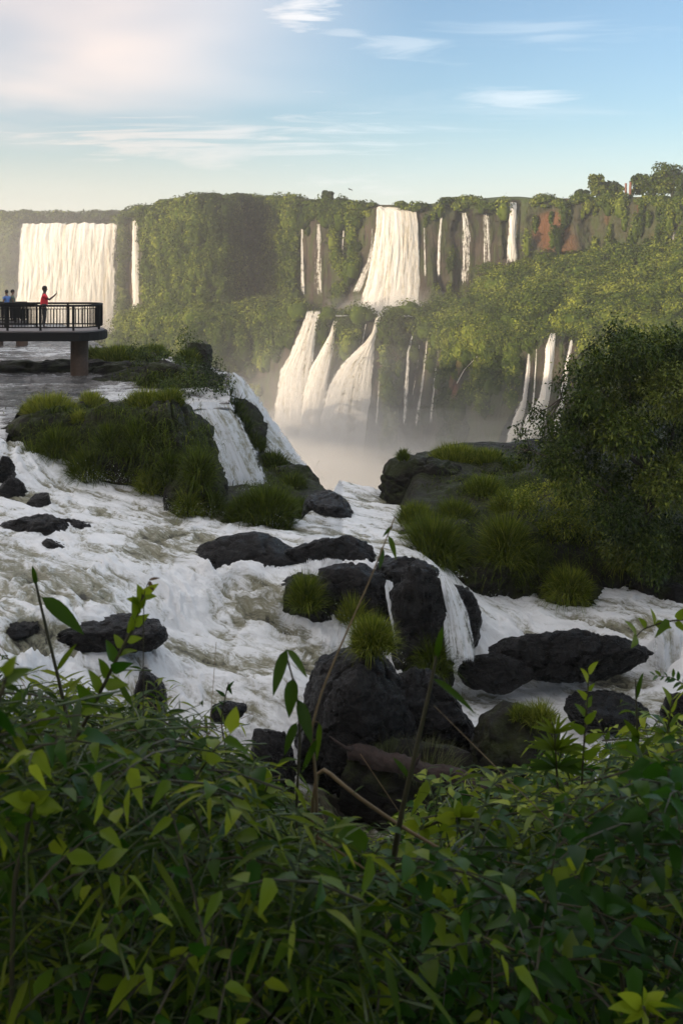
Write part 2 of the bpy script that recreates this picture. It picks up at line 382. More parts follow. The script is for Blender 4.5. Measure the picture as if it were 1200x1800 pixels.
# falls in photo pixels: name -> rows (py, left, right), depth offset, thin?, label
far_falls = [
 ('wide', [(393, 38, 207), (402, 36, 207), (430, 34, 206), (480, 31, 204), (530, 26, 203), (600, 18, 203)], 'U', 0, 'widest bright waterfall at the far left, pouring behind the walkway', 26),
 ('ribbon', [(388, 233, 243), (420, 232, 245), (480, 231, 250), (530, 232, 252), (540, 228, 252), (552, 218, 256)], 'U', 0, 'single narrow waterfall just right of the widest one', 3),
 ('pairL', [(396, 528, 534), (440, 525, 537), (500, 523, 541), (548, 524, 546)], 'U', 1, 'faint thin waterfall left of its brighter twin in the shaded recess', 2),
 ('pairR', [(392, 553, 566), (430, 549, 571), (490, 544, 577), (548, 538, 584)], 'U', 1, 'pale thin waterfall in the shaded recess right of a fainter one', 3),
 ('main', [(364, 661, 684), (372, 660, 733), (400, 658, 736), (450, 652, 738), (500, 640, 740), (530, 630, 742), (548, 626, 746)], 'U', 0, 'bright central waterfall plunging from the rim to the middle ledge', 12),
 ('mainside', [(385, 650, 656), (430, 648, 662), (460, 636, 664), (490, 622, 650), (520, 606, 640), (548, 596, 640)], 'U', 0.6, 'low cascade sliding off the left side of the central waterfall', 4),
 ('wisp', [(378, 770, 780), (420, 766, 778), (470, 764, 776), (512, 764, 778)], 'U', 1, 'very faint trickle on bare rock right of the central waterfall', 2),
 ('lacy', [(372, 808, 822), (390, 805, 830), (440, 803, 835), (490, 800, 834), (535, 795, 828)], 'U', .5, 'lacy waterfall dropping behind the green hill, left of a paler one', 4),
 ('pale', [(376, 843, 862), (400, 841, 866), (440, 840, 868), (490, 838, 870)], 'U', 1, 'short pale waterfall between the lacy one and the slim rightmost one', 3),
 ('slim', [(356, 894, 908), (380, 892, 908), (420, 890, 907), (466, 886, 912)], 'U', 0, 'slim bright waterfall at the right end of the upper row', 3),
 ('rillA', [(392, 1186, 1190), (408, 1180, 1188), (425, 1175, 1184)], 'U', .3, 'tiny tan rivulet on the cliff at the right edge', 1),
 ('lowA', [(546, 538, 566), (560, 533, 563), (590, 520, 558), (625, 504, 556), (650, 488, 556), (690, 478, 560), (740, 470, 564), (800, 466, 564), (850, 462, 566)], 'L', 0, 'left arm of the lower cascade, starting from the ledge lip', 6),
 ('lowB', [(562, 586, 594), (590, 576, 590), (620, 558, 588), (650, 540, 584), (690, 530, 578), (740, 524, 570), (800, 516, 566), (850, 512, 564)], 'L', 0, 'thin slanting arm joining the lower cascade from the right', 5),
 ('lowC', [(556, 660, 671), (585, 652, 663), (600, 640, 660), (640, 594, 662), (680, 568, 662), (720, 556, 660), (760, 546, 658), (800, 546, 652), (850, 540, 650)], 'L', 0, 'broad fanning cascade right of the two arms in the lower tier', 8),
 ('thA', [(588, 722, 728), (620, 712, 722), (680, 706, 722), (740, 702, 720), (790, 700, 722)], 'L', 1, 'thin streak of water on the lower wall, first of the pair there', 2),
 ('thB', [(592, 748, 753), (640, 740, 750), (690, 732, 746), (740, 724, 738), (790, 720, 740)], 'L', 1, 'thin streak of water on the lower wall, second of the pair there', 2),
 ('thC', [(625, 836, 842), (650, 812, 818), (690, 790, 796)], 'L', 1.5, 'barely visible rivulet beside red earth on the lower wall', 1),
 ('lowD', [(566, 640, 646), (600, 634, 641), (650, 600, 610), (700, 566, 576), (760, 552, 560)], 'L', .8, 'thin broken strand between the two arms and the broad fan of the lower tier', 2),
 ('lowE', [(600, 672, 676), (650, 664, 670), (720, 658, 668), (790, 650, 664)], 'L', .8, 'faint veil hugging the right edge of the broad fanning cascade', 2),
 ('thD', [(610, 768, 772), (660, 760, 768), (730, 752, 762), (780, 746, 760)], 'L', 1, 'faint dribble right of the two thin streaks on the lower wall', 2),
 ('thE', [(604, 735, 739), (660, 728, 734), (720, 716, 722)], 'L', 1, 'faint dribble between the two thin streaks on the lower wall', 2),
 ('upA', [(392, 602, 608), (430, 599, 606), (470, 600, 608)], 'U', 1, 'hair thin fall in the rock gap left of the central waterfall', 2),
 ('upB', [(400, 742, 748), (450, 742, 750), (510, 742, 752)], 'U', 1, 'thin veil touching the right side of the central waterfall', 2),
 ('rD', [(612, 940, 944), (660, 936, 942), (710, 930, 940), (760, 915, 932)], 'L', .6, 'thin strand between the left and middle falls beside the tree', 2),
 ('rA', [(620, 926, 932), (650, 920, 934), (700, 914, 928), (730, 896, 926), (770, 880, 915), (810, 866, 905)], 'L', .3, 'left strand of the three lower falls beside the leafy tree', 3),
 ('rB', [(585, 966, 977), (610, 956, 976), (660, 952, 970), (700, 945, 966), (730, 920, 962), (770, 905, 955), (820, 890, 950)], 'L', 0, 'middle and brightest strand of the three lower falls beside the tree', 5),
 ('rC', [(597, 1000, 1008), (640, 988, 1002), (690, 978, 996), (740, 966, 990), (800, 955, 985)], 'L', .4, 'right strand of the three lower falls, partly behind the tree', 3),
]
def in_fall(px, py, pad=0):
    r = np.zeros(np.shape(px), bool)
    for nm, rows, lv, th, lab, k in far_falls:
        a = np.array(rows, float); p_ = pad if k > 2 else pad*.4
        r |= (py > a[0, 0]-2-p_*.3) & (py < a[-1, 0]+p_*.5) & (px > np.interp(py, a[:, 0], a[:, 1])-p_) & (px < np.interp(py, a[:, 0], a[:, 2])+p_)
    return r
# bare rock (px, py, rx, ry, strength) and red earth
bare = [(1010, 395, 90, 48, .55), (840, 405, 110, 50, .6), (1110, 400, 70, 40, .5), (572, 450, 52, 95, .5), (790, 450, 55, 80, .85), (868, 430, 60, 60, .8), (970, 405, 62, 52, .75), (1040, 402, 26, 50, .7), (1108, 388, 18, 52, .7), (1085, 420, 60, 26, .4),
        (480, 705, 90, 75, .9), (575, 660, 22, 80, .9), (800, 720, 170, 75, .6), (218, 460, 24, 75, .8), (255, 430, 10, 60, .5), (448, 645, 60, 55, .6), (320, 700, 140, 70, .5),
        (700, 650, 40, 45, .45), (430, 415, 26, 90, .35), (640, 450, 20, 100, .6), (745, 450, 14, 100, .7), (900, 690, 50, 70, .7), (610, 575, 22, 20, .2)]
redp = [(965, 408, 26, 34, 1), (985, 430, 22, 22, .7), (682, 632, 20, 22, 1), (795, 655, 9, 60, .9), (1020, 352, 30, 9, .8), (1125, 360, 8, 18, 1), (1064, 375, 6, 22, .8), (1155, 420, 20, 14, .4), (838, 600, 8, 10, .4), (232, 465, 8, 60, .5)]
def patches(px, py, L):
    r = np.zeros(np.shape(px))
    for a, b_, c, d, s_ in L:
        q = np.sqrt(((px-a)/c)**2 + ((py-b_)/d)**2) + .22*pnoise(px*.06, py*.06, 3.3); r = np.maximum(r, s_*sstep(q, 1.25, .75))
    return r
nc = 620
pxs = np.linspace(-400, 1700, nc)
rows = [('pl', 6), ('up', 64), ('ter', 44), ('low', 60), ('fl', 8)]
Yu, Yl = ci(cYu, pxs), ci(cYl, pxs)
zt, zb, ze = (-(ci(a, pxs)-H0)/F*b_ for a, b_ in ((cTop, Yu), (cBase, Yu-5), (cEdge, Yl)))
prof = []
for nm, k in rows:
    for i in range(k):
        t = i/k
        if nm == 'pl': Y = Yu + 160*(1-t)**2 + 0; z = zt + 1.5*(1-t) + 0*Yu; d = 0*Yu
        elif nm == 'up': Y = Yu - 5*t; z = zt + (zb-zt)*t; d = 0*Yu + min(1, t*8, (1-t)*6)
        elif nm == 'ter': Y = (Yu-5) + (Yl-Yu+5)*t; z = zb + (ze-zb)*t; d = 0*Yu + .35
        elif nm == 'low': Y = Yl - 12*t**.8; z = ze + (FLOOR-ze)*t; d = 0*Yu + min(1, t*8)
        else: Y = Yl - 12 - 40*(t+.05); z = FLOOR + 0*Yu - 1.5 - t; d = 0*Yu
        prof.append((Y, z, d))
GY = np.array([p[0] for p in prof]); GZ = np.array([p[1] for p in prof]); GD = np.array([p[2] for p in prof])
GX = (pxs[None, :]-600)/F*GY*1.0
nr = len(prof)
GPX = GX/GY*F + 600; GPY = H0 - GZ/GY*F
fallm = in_fall(GPX, GPY, 8)
amp = GD*(1 - .85*fallm)
but = fbm(GX*.035, GY*.004, GZ*.012, 4, .55)*11 + fbm(GX*.13, GY*.02, GZ*.07, 3, .5, True)*2.2
ledge = fbm(GX*.02, 0*GX+4, GZ*.22, 3)*1.6
GY2 = GY - amp*(but + ledge + 1.5)
hill = fbm(GX*.045, GY*.045, 0*GX+9, 4)*6
terr = np.zeros_like(GD); terr[70:114] = np.sin(np.pi*np.arange(44)/44)[:, None]**.5
GZ2 = GZ + terr*(hill*(1-.9*fallm) + 1.0*(1-fallm)) + np.where(np.arange(nr)[:, None] < 6, fbm(GX*.03, GY*.03, 0*GX, 3)*2, 0)
GX2 = GX + amp*fbm(GX*.06, GY*.01, GZ*.05+40, 3)*2
farV = np.stack([GX2, GY2, GZ2], -1)
red = patches(GPX, GPY, redp).ravel()
vegm = np.clip(1 - patches(GPX, GPY, bare), 0, 1) * (1-fallm)
cliff = mesh_np('cliff_terrain', farV, gridF(nr, nc)[:, ::-1], M['cliff'], attrs={'red': red, 'veg': (vegm*.8).ravel()})
tag(cliff, 'two stepped basalt cliffs with red earth patches across the canyon', 'cliff', kind='structure')
# canyon floor water
fw = mesh_np('canyon_water', [(-700, 50, FLOOR), (700, 50, FLOOR), (700, 560, FLOOR), (-700, 560, FLOOR)], [(0, 1, 2, 3)], M['canyonwater'], attrs={'foam': [.3]*4})
tag(fw, 'foaming river on the canyon floor', 'water', kind='structure')
# pools behind the lips and on the ledge under the central fall
def pool(name, px0, px1, Y0, Y1, z, foam, label):
    nx, ny = 60, 24; u, v = np.meshgrid(np.linspace(0, 1, nx), np.linspace(0, 1, ny))
    Yq = Y0 + (Y1-Y0)*v; Xq = (px0 + (px1-px0)*u - 600)/F*Yq
    zq = z + fbm(Xq*.3, Yq*.3, 0*Xq, 4)*.5
    o = mesh_np(name, np.stack([Xq, Yq, zq], -1), gridF(ny, nx), M['upriver'], attrs={'foam': np.full(nx*ny, foam)})
    return tag(o, label, 'water', kind='structure')
pool('ledge_pool', 590, 760, 289, 318, Zat(552, 300), .4, 'white pool on the middle ledge below the central waterfall')

# leafy cover of the cliffs and the middle ledge
def scatter(n_try, row_lo, row_hi, pmin, rad, keep):
    r_ = rng.integers(row_lo, row_hi, n_try); c_ = rng.integers(1, nc-2, n_try)
    area = np.linalg.norm(np.cross(farV[r_, c_+1]-farV[r_, c_], farV[r_+1, c_]-farV[r_, c_]), axis=1)
    ok = rng.random(n_try) < area/np.percentile(area, 97)
    r_, c_ = r_[ok], c_[ok]
    p = farV[r_, c_] + (farV[r_+1, c_+1]-farV[r_, c_])*rng.random((len(r_), 1))
    px = p[:, 0]/p[:, 1]*F + 600; py = H0 - p[:, 2]/p[:, 1]*F
    dens = vegm[r_, c_] * keep
    clump = fbm(p[:, 0]*.05, p[:, 1]*.03, p[:, 2]*.05, 3)
    ok = (rng.random(len(p)) < dens*np.clip(1.0+clump*1.2, .1, 1.3)) & (px > -60) & (px < 1260) & ~in_fall(px, py, 7) & (py < 800)
    return p[ok], r_[ok], c_[ok]
MBv = MB(); cores = []
for lo, hi, nt, rad, keep in ((6, 70, 26000, (1.7, 1.6, 2.7), .95), (70, 114, 20000, (2.9, 2.9, 2.5), 1.0), (114, 168, 30000, (1.8, 1.6, 3.0), .9)):
    p, r_, c_ = scatter(nt, lo, hi, 0, rad, keep)
    lim = 2600 if lo != 70 else 1900
    if len(p) > lim: s_ = rng.choice(len(p), lim, replace=False); p = p[s_]
    if lo == 114:
        py = H0 - p[:, 2]/p[:, 1]*F; s_ = rng.random(len(p)) < sstep(py, 800, 640)*.8+.2; p = p[s_]
    sc = (.6 + 1.4*rng.random(len(p))**2.0)[:, None]; 
    rd = np.array(rad)[None]*sc*(p[:, 1:2]/320)
    if lo == 6:
        rr_ = (H0-p[:, 2]/p[:, 1]*F) - ci(cTop, p[:, 0]/p[:, 1]*F+600); rt = ((p[:, 0]/p[:, 1]*F+600) > 745)
        rd[rt & (rr_ > 26)] *= np.array([.6, .6, 1.25]); rd[rr_ < 16] *= np.array([1.25, 1.1, .42])
    cen = p + np.array([[0, -.35, .1]])*rd
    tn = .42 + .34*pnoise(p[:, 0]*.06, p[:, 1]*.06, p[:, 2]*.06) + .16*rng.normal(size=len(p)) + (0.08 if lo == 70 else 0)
    cores.append((cen, rd, np.clip(tn, .05, .95)))
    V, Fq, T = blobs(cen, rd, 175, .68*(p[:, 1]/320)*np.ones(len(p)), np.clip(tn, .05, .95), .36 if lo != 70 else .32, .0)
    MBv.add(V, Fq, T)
import bmesh
bm = bmesh.new(); bmesh.ops.create_icosphere(bm, subdivisions=2, radius=1); bm.verts.ensure_lookup_table(); c2 = np.array([v.co[:] for v in bm.verts]); f2_ = np.array([[v.index for v in f.verts] for f in bm.faces]); bm.free()
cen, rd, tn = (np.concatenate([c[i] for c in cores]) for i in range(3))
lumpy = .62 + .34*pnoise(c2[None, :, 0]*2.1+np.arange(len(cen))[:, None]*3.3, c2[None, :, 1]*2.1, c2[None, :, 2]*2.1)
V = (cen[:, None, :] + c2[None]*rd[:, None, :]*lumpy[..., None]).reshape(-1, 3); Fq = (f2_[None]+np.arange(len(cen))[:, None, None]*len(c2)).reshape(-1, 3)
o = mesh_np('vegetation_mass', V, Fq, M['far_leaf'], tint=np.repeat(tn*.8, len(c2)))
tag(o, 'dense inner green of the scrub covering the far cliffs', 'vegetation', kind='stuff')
# forest rim behind the widest fall
k = 260; px = rng.uniform(-60, 235, k); Yk = rng.uniform(500, 560, k); pyk = rng.uniform(376, 397, k) + 4*pnoise(px*.03, 0*px, 0*px+2)
V, Fq, T = blobs(np.stack([(px-600)/F*Yk, Yk, -(pyk-H0)/F*Yk], 1), np.tile([4.5, 4, 2.4], (k, 1)), 60, np.full(k, 1.2), .3+.12*rng.normal(size=k), .4)
MBv.add(V, Fq, T)
o = MBv.build('hanging_vegetation', M['far_leaf'], smooth=False)
tag(o, 'continuous green scrub and hanging plants covering both cliff steps', 'vegetation', kind='stuff')

# big rounded bushes standing out on the middle ledge and the rims
def big_bush(px, py, w, h, Yd, tint, label, group, cat='bush'):
    c = np.array(P(px, py, Yd)); r0 = w/2/F*Yd; r1 = h/F*Yd
    k = 7
    off = rng.normal(size=(k, 3))*np.array([.42*r0, .4*r0, .16*r1]); off[0] = 0
    cen = c + off + np.array([0, 0, .45*r1]); rad = np.stack([r0*(.5+.25*rng.random(k)), r0*(.5+.2*rng.random(k)), r1*(.42+.2*rng.random(k))], 1); rad[0] = (r0*.85, r0*.8, r1*.55)
    V, Fq, T = blobs(cen, rad, 150, np.full(k, .5*Yd/300), np.full(k, tint)+.07*rng.normal(size=k), .4, .2)
    o = mesh_np('bush', V, Fq, M['far_leaf'], None, False, tint=T)
    recentre(o, P(px, py, Yd)); return tag(o, label, cat, group)
for px, py, w, h in ((870, 492, 60, 26), (915, 482, 55, 24), (690, 580, 50, 34), (590, 620, 60, 36), (830, 535, 70, 34), (900, 545, 80, 34), (975, 520, 80, 34), (1080, 470, 70, 32), (1150, 470, 60, 34),
                     (1010, 560, 70, 30), (1140, 572, 62, 40), (940, 500, 60, 28), (760, 556, 56, 34), (880, 610, 90, 44), (800, 600, 70, 36), (960, 605, 70, 32), (1060, 520, 80, 30), (1185, 560, 50, 34),
                     (625, 600, 60, 52), (735, 605, 70, 40), (1020, 606, 50, 30), (1060, 608, 52, 34), (1180, 500, 60, 36), (700, 560, 40, 20), (850, 570, 70, 30)):
    Yd = float(np.interp(py, [float(ci(cBase, px)), float(ci(cEdge, px))], [float(ci(cYu, px))-6, float(ci(cYl, px))]))
    big_bush(px, py, w, h, Yd, .52, 'rounded sunlit bush on the middle ledge among others like it', 'rounded bushes on the middle ledge')
def far_tree(px, base, top, w, Yd, label, tint=.35, spread=1.0, group=None, n_=22):
    root = empty('tree', P(px, base, Yd), label, 'tree', group)
    h = (base-top)/F*Yd; r0 = w/2/F*Yd; c = np.array(P(px, base, Yd))
    t = MB(); t.tube([c, c+(.03*h, 0, h*.4), c+(0, .1, h*.8)], [h*.05, h*.03, h*.012], 6)
    for a in range(4):
        an = a*1.7+.4; t.tube([c+(0, 0, h*.4), c+(r0*.6*math.cos(an), r0*.5*math.sin(an), h*(.6+.08*a))], [h*.022, h*.008], 5)
    child(t.build('trunk', M['bark']), root)
    d = np.clip(rng.normal(size=(n_, 3)), -1.25, 1.25); cen = c + np.array([0, 0, h*.48]) + d*np.array([r0*.42, r0*.4, h*.20])
    rad = np.stack([r0*(.3+.25*rng.random(n_)), r0*(.3+.2*rng.random(n_)), h*(.14+.14*rng.random(n_))], 1)
    V, Fq, T = blobs(cen, rad, 150, np.full(n_, .55*Yd/280), np.full(n_, tint)+.08*rng.normal(size=n_), .7, .1)
    child(mesh_np('crown', V, Fq, M['far_leaf'], None, False, tint=T), root)
    return root
for a in (
 (1048, 352, 303, 30, 300, 'tall narrow pale tree left of the two rusty posts', .62), (1075, 350, 318, 46, 302, 'low spreading tree between the narrow tree and the rusty posts', .45),
 (1022, 352, 332, 26, 300, 'smallest dark shrub tree on the rim at the end of the tree line', .25), (1128, 350, 306, 44, 290, 'leafy tree just right of the rusty posts', .4),
 (1150, 350, 300, 60, 286, 'broad dark green tree left of the tallest rim tree', .3), (1180, 352, 284, 74, 280, 'tallest round tree on the right rim, in the photo corner', .42),
 (1212, 352, 298, 60, 276, 'tree cut by the right picture edge on the rim', .35), (575, 354, 335, 24, 340, 'small dark tree poking above the flat rim in the middle', .15),
 (120, 394, 371, 60, 520, 'low hazy tree clump behind the widest fall', .2), (180, 394, 370, 60, 520, 'hazy round tree behind the right end of the widest fall', .2), (40, 394, 370, 70, 520, 'hazy tree line clump at the left picture edge', .2),
 (370, 352, 340, 46, 356, 'bushy tree crowning the big green buttress', .4), (420, 354, 340, 50, 360, 'dark flat topped tree on the big green buttress', .25),
 (300, 362, 350, 50, 390, 'rounded tree on the left shoulder of the green buttress', .4), (800, 356, 346, 60, 312, 'low tree between the central and the lacy falls', .35)):
    far_tree(*a)
# two rusty posts and a pale sign box on the right rim
for px, w, top in ((1099, 4, 322), (1107, 5, 320)):
    a = P(px, 348, 288); t = MB(); ww = w/F*288/2; hh = (348-top)/F*288
    t.tube([a, a+Vector((0, 0, hh*.5)), a+Vector((.05, 0, hh))], [ww, ww*.9, ww*.85], 8, rough=.08)
    o = t.build('wooden_post', M['redpost']); recentre(o, a)
    tag(o, 'thinner rusty orange post on the right rim' if w == 4 else 'thicker rusty orange post on the right rim', 'post')
# a bird over the rim
b = P(615, 333, 230); t = MB()
V = []; 
for s_ in (-1, 1):
    q = [(0, .16, 0), (s_*.5, .22, .10), (s_*1.15, .05, .02), (s_*1.2, -.06, .0), (s_*.5, -.14, .08), (0, -.16, -.01)]
    up_ = [Vector(v) for v in q]; lo_ = [v-Vector((0, 0, .03)) for v in up_]
    t.add(up_+lo_, [(0, 1, 4, 5), (1, 2, 3, 4), (6, 11, 10, 7), (7, 10, 9, 8), (0, 6, 7, 1), (1, 7, 8, 2), (2, 8, 9, 3), (3, 9, 10, 4), (4, 10, 11, 5)])
t.tube([(0, .42, .0), (0, .3, .03), (0, 0, .0), (0, -.3, -.01), (0, -.5, 0)], [.03, .07, .10, .05, .08], 8)
o = t.build('bird', M['hair']); o.location = b; o.rotation_euler = (.1, .22, 1.1); tag(o, 'dark bird gliding over the middle of the rim', 'bird')

# the far falls themselves
def fall_mesh(name, rows, Yrow, mat_, label, group, metres_u=None, bulge=1.0, nu=28, nv=70, wob=.6, edgew=.16):
    a = np.array(rows, float); v = np.linspace(0, 1, nv); u = np.linspace(0, 1, nu)
    L_ = np.concatenate([[0], np.cumsum(np.abs(np.diff(a[:, 0]))+.3*np.abs(np.diff(a[:, 1])))]); L_ /= L_[-1]
    py = np.interp(v, L_, a[:, 0]); xl = np.interp(v, L_, a[:, 1]); xr = np.interp(v, L_, a[:, 2])
    Yv = Yrow(py) if callable(Yrow) else np.interp(v, L_, Yrow)
    s_far = float(np.mean(Yv)) > 100
    rag = fbm(v*9, 0*v+len(name)+xl[0]*.1, 0*v, 3)*min(3.0, (xr-xl).mean()*.10); rag2 = fbm(v*9, 0*v+20+xl[0]*.1, 0*v, 3)*min(3.0, (xr-xl).mean()*.10)
    px = xl[:, None] + (xr-xl)[:, None]*u[None, :]
    px = px + rag[:, None]*np.clip(1-u*5, 0, 1)[None, :] + rag2[:, None]*np.clip(1-(1-u)*5, 0, 1)[None, :]
    Yg = Yv[:, None] - bulge*np.sin(np.pi*u)[None, :]**.6*np.minimum(1, v*6)[:, None]
    lipn = fbm(px*.09, 0*px+sum(map(ord, name))*.37, 0*px, 3)*(5.5 if s_far else 3.0)*np.exp(-v*14)[:, None]      # uneven lip
    X = (px-600)/F*Yv[:, None]; Z = -(py[:, None]+lipn-H0)/F*Yv[:, None]
    s0 = float(Yv.mean()); w_m = (xr-xl).mean()/F*s0; h_m = (a[-1, 0]-a[0, 0])/F*s0
    U = u[None, :]*w_m + 0*px; Vv = v[:, None]*h_m + 0*px
    sc = 1/max(w_m, .3)**.3
    Yg = Yg - wob*fbm(U*3/wob**.2*sc, Vv*.25*sc, 0*U+hash(name) % 50, 4)
    ed = np.minimum(1, np.minimum(u, 1-u)/edgew)[None, :] * np.minimum(1, (1-v)*4-.05)[:, None] * np.minimum(1, v*30+.6)[:, None]
    o = mesh_np('waterfall', np.stack([X, Yg, Z], -1), gridF(nv, nu)[:, ::-1], mat_, uv=np.stack([U.ravel(), Vv.ravel()], 1) + (sum(map(ord, name)) % 37)*1.7, attrs={'edge': ed.ravel()})
    recentre(o, (float(X[-1].mean()), float(Yv[-1]), float(Z[-1].mean())))
    return tag(o, label, 'waterfall', group)
for nm, rows_, lv, thin, lab, k in far_falls:
    a = np.array(rows_, float); mid = (a[:, 1]+a[:, 2])/2
    if lv == 'U': Ys = np.array([float(ci(cYu, m)) for m in mid]) ; Yr = np.median(Ys) - 3.2 - 3.5*(a[:, 0]-a[0, 0])/(170.); Yr[0] += 1.5; Yr = Yr - (6 if nm == 'wide' else 0)
    else: Yr = np.array([float(ci(cYl, m)) for m in mid]); Yr = np.linspace(Yr[0], Yr[-1], len(Yr)) - 4.0 - 12*((a[:, 0]-a[0, 0])/260.)**.8; Yr[0] += 1.5
    ob = fall_mesh(nm, rows_, list(Yr), M['fallthin'] if thin >= .5 else (M['cascade'] if (nm[:3] == 'low' or nm in ('rA', 'rB', 'rC', 'mainside')) and nm[:3] in ('low', 'rA', 'rB', 'rC', 'mai') and nm != 'main' else M['fall']), lab, 'distant waterfalls', bulge=min(1.5, k*.3), nu=10+k*3, wob=.15+.03*k, edgew=.08 if k > 10 else (.14 if k > 4 else .38))
# the rest of the white water ribbon high on the right
# ------------------------------------------------------------------ NEAR GROUND AND RIVER
def rbf(pts):
    A = np.array([[Xat(px, Yfor(py, z)), Yfor(py, z), z] for px, py, z in pts])
    D = np.linalg.norm(A[:, None, :2]-A[None, :, :2], axis=2)
    zm = A[:, 2].mean(); w = np.linalg.solve(D + .02*np.eye(len(A)), A[:, 2]-zm)
    def f(X, Y):
        X = np.asarray(X, float); Y = np.asarray(Y, float); s_ = zm + 0*X
        for (ax_, ay, _), wi in zip(A, w): s_ = s_ + wi*np.sqrt((X-ax_)**2+(Y-ay)**2)
        return s_
    return f
LW = [(-200,880,-6.2),(-200,1000,-6.5),(0,780,-5.4),(0,830,-5.9),(0,880,-6.3),(0,940,-6.45),(0,1000,-6.6),(0,1060,-6.75),(0,1120,-6.9),(-100,1250,-7.6),(0,1200,-7.4),(100,860,-6.4),(100,930,-6.5),(100,1000,-6.7),(100,1100,-7.0),(100,1200,-7.7),
(200,840,-6.45),(200,900,-6.6),(200,1000,-6.8),(200,1080,-7.1),(240,1130,-7.5),(300,870,-6.7),(300,940,-6.85),(300,1000,-7.0),(300,1050,-7.35),(300,1120,-7.9),(300,1200,-8.15),(300,1300,-8.6),
(400,930,-6.9),(400,980,-7.0),(400,1020,-7.15),(400,1060,-7.6),(400,1110,-7.95),(400,1200,-8.2),(400,1300,-8.6),(420,1400,-9.1),(500,940,-7.0),(500,1000,-7.1),(500,1050,-7.35),(500,1110,-8.0),(500,1200,-8.2),(500,1300,-8.7),
(580,1120,-8.05),(600,940,-7.15),(600,900,-7.35),(650,888,-7.6),(650,960,-7.1),(650,1010,-7.15),(720,960,-7.1),(760,1010,-7.35),(830,1050,-8.3),(950,1080,-8.4),(1100,1100,-8.4),(1200,1120,-8.4),(1300,1100,-8.4),(850,1040,-8.3),
(840,1180,-9.0),(780,1200,-9.1),(900,1230,-9.2),(1050,1200,-9.1),(1050,1290,-9.3),(1180,1200,-9.1),(1300,1250,-9.2),(900,1400,-9.5),(700,1400,-9.5),(560,1450,-9.3),(1200,1160,-8.5),(1200,1190,-9.0),(0,1500,-9.3),(1200,1500,-9.6)]
wz = rbf(LW)
def edgeY(px): return np.interp(px, [-600, 110, 185, 330, 420, 520, 600, 700, 800, 950, 1200, 1600], [84, 76, 56, 50, 43.5, 38, 34.2, 33.6, 35.5, 36, 40, 48])
# lower river
nx, ny = 620, 520
pxg = np.linspace(-260, 1460, nx); 
yend = np.interp(pxg, [-260, 0, 100, 200, 250, 300, 350, 400, 530, 565, 590, 602, 700, 760, 1460], [29.4, 29.6, 30.5, 29.8, 28.8, 27.8, 27.2, 26.9, 27.1, 29, 32, 33.6, 33.2, 31, 27])
tg = np.linspace(0, 1, ny)**.9
Yw = 13.2*(yend[None, :]/13.2)**tg[:, None]; Xw = (pxg[None, :]-600)/F*Yw
Zw = wz(Xw, Yw)
gyz, gxz = np.gradient(Zw); steep = np.abs(gyz)/(np.gradient(Yw, axis=0)+1e-6)
st = sstep(steep, .05, .7)
PXw = Xw/Yw*F+600; PYw = H0 - Zw/Yw*F
calm = [(560, 1465, 120, 60, 1.0), (60, 1140, 110, 34, .75), (480, 1400, 90, 40, .5), (620, 1400, 300, 30, .35)]
cal = patches(PXw, PYw, calm)
A_ = (.95 + 1.3*st)*(1-.75*cal)
fa = R(-35); uu = Xw*math.cos(fa)+Yw*math.sin(fa); vv = -Xw*math.sin(fa)+Yw*math.cos(fa)      # along / across the current
warpx = fbm(Xw*.35, Yw*.35, 0*Xw+3, 3)*1.4
n1 = fbm(uu*.38+warpx, vv*.95+warpx, 0*Xw, 4, .5, True); n2 = fbm(uu*1.0+warpx*2, vv*3.0+warpx*2, 0*Xw+5, 4, .6, True); n3 = fbm(uu*4, vv*10, 0*Xw+8, 3, .6)
h_ = .17*n1 + .085*n2 + .03*n3
Zw2 = Zw + A_*h_
past = sstep(Yw, edgeY(PXw)-1.4, edgeY(PXw)-.2); Zw2 = Zw2 - past*2.5*(PXw > 540)
foam = -.20 + .76*n1 + .34*n2 + .38*st - 1.0*cal - patches(PXw, PYw, [(430, 1075, 80, 40, .38), (330, 965, 110, 28, .34), (100, 1040, 110, 28, .30), (560, 1175, 110, 24, .22), (1130, 1110, 80, 25, .15), (50, 870, 50, 20, .2), (960, 1090, 90, 20, .0)])
river = mesh_np('river', np.stack([Xw, Yw, Zw2], -1), gridF(ny, nx), M['river'], attrs={'foam': foam.ravel()})
tag(river, 'churning white river rapids', 'water', kind='structure')
def river_z(px, Y):
    return float(wz(np.array([Xat(px, Y)]), np.array([Y]))[0])
# upper river on the terrace behind
nx2, ny2 = 420, 360
px2 = np.linspace(-300, 404, nx2); y0_ = np.interp(px2, [-300, 10, 40, 420], [29.0, 29.2, 34.5, 36.2]); y1_ = np.minimum(edgeY(px2)-.5, 78)
Yq = y0_[None, :]*(y1_/y0_)[None, :]**np.linspace(0, 1, ny2)[:, None]; Xq = (px2[None, :]-600)/F*Yq
n1 = fbm(Xq*.35, Yq*.9, 0*Xq+1, 4, .6, True); n2 = fbm(Xq*1.4, Yq*2.6, 0*Xq+2, 4, .6, True)
Zq = -5.12 - .35*sstep(Yq, 37.6, 36.3)*sstep(px2, 280, 330)[None, :] - .25*sstep(Yq, 33, 29) + .09*n1 + .07*n2 + .0*Yq
fq = -.42 + .34*n1 + .22*n2 + .42*patches((Xq/Yq*F+600), H0-Zq/Yq*F, [(40, 618, 90, 9, .9), (215, 690, 60, 16, 1.2), (360, 695, 60, 14, 1.6), (350, 625, 60, 30, 1), (0, 780, 40, 50, 1.4), (20, 735, 40, 14, .8)])
upr = mesh_np('upper_river', np.stack([Xq, Yq, Zq], -1), gridF(ny2, nx2), M['upriver'], attrs={'foam': fq.ravel()})
tag(upr, 'rippled grey river above the near ledge', 'water', kind='structure')

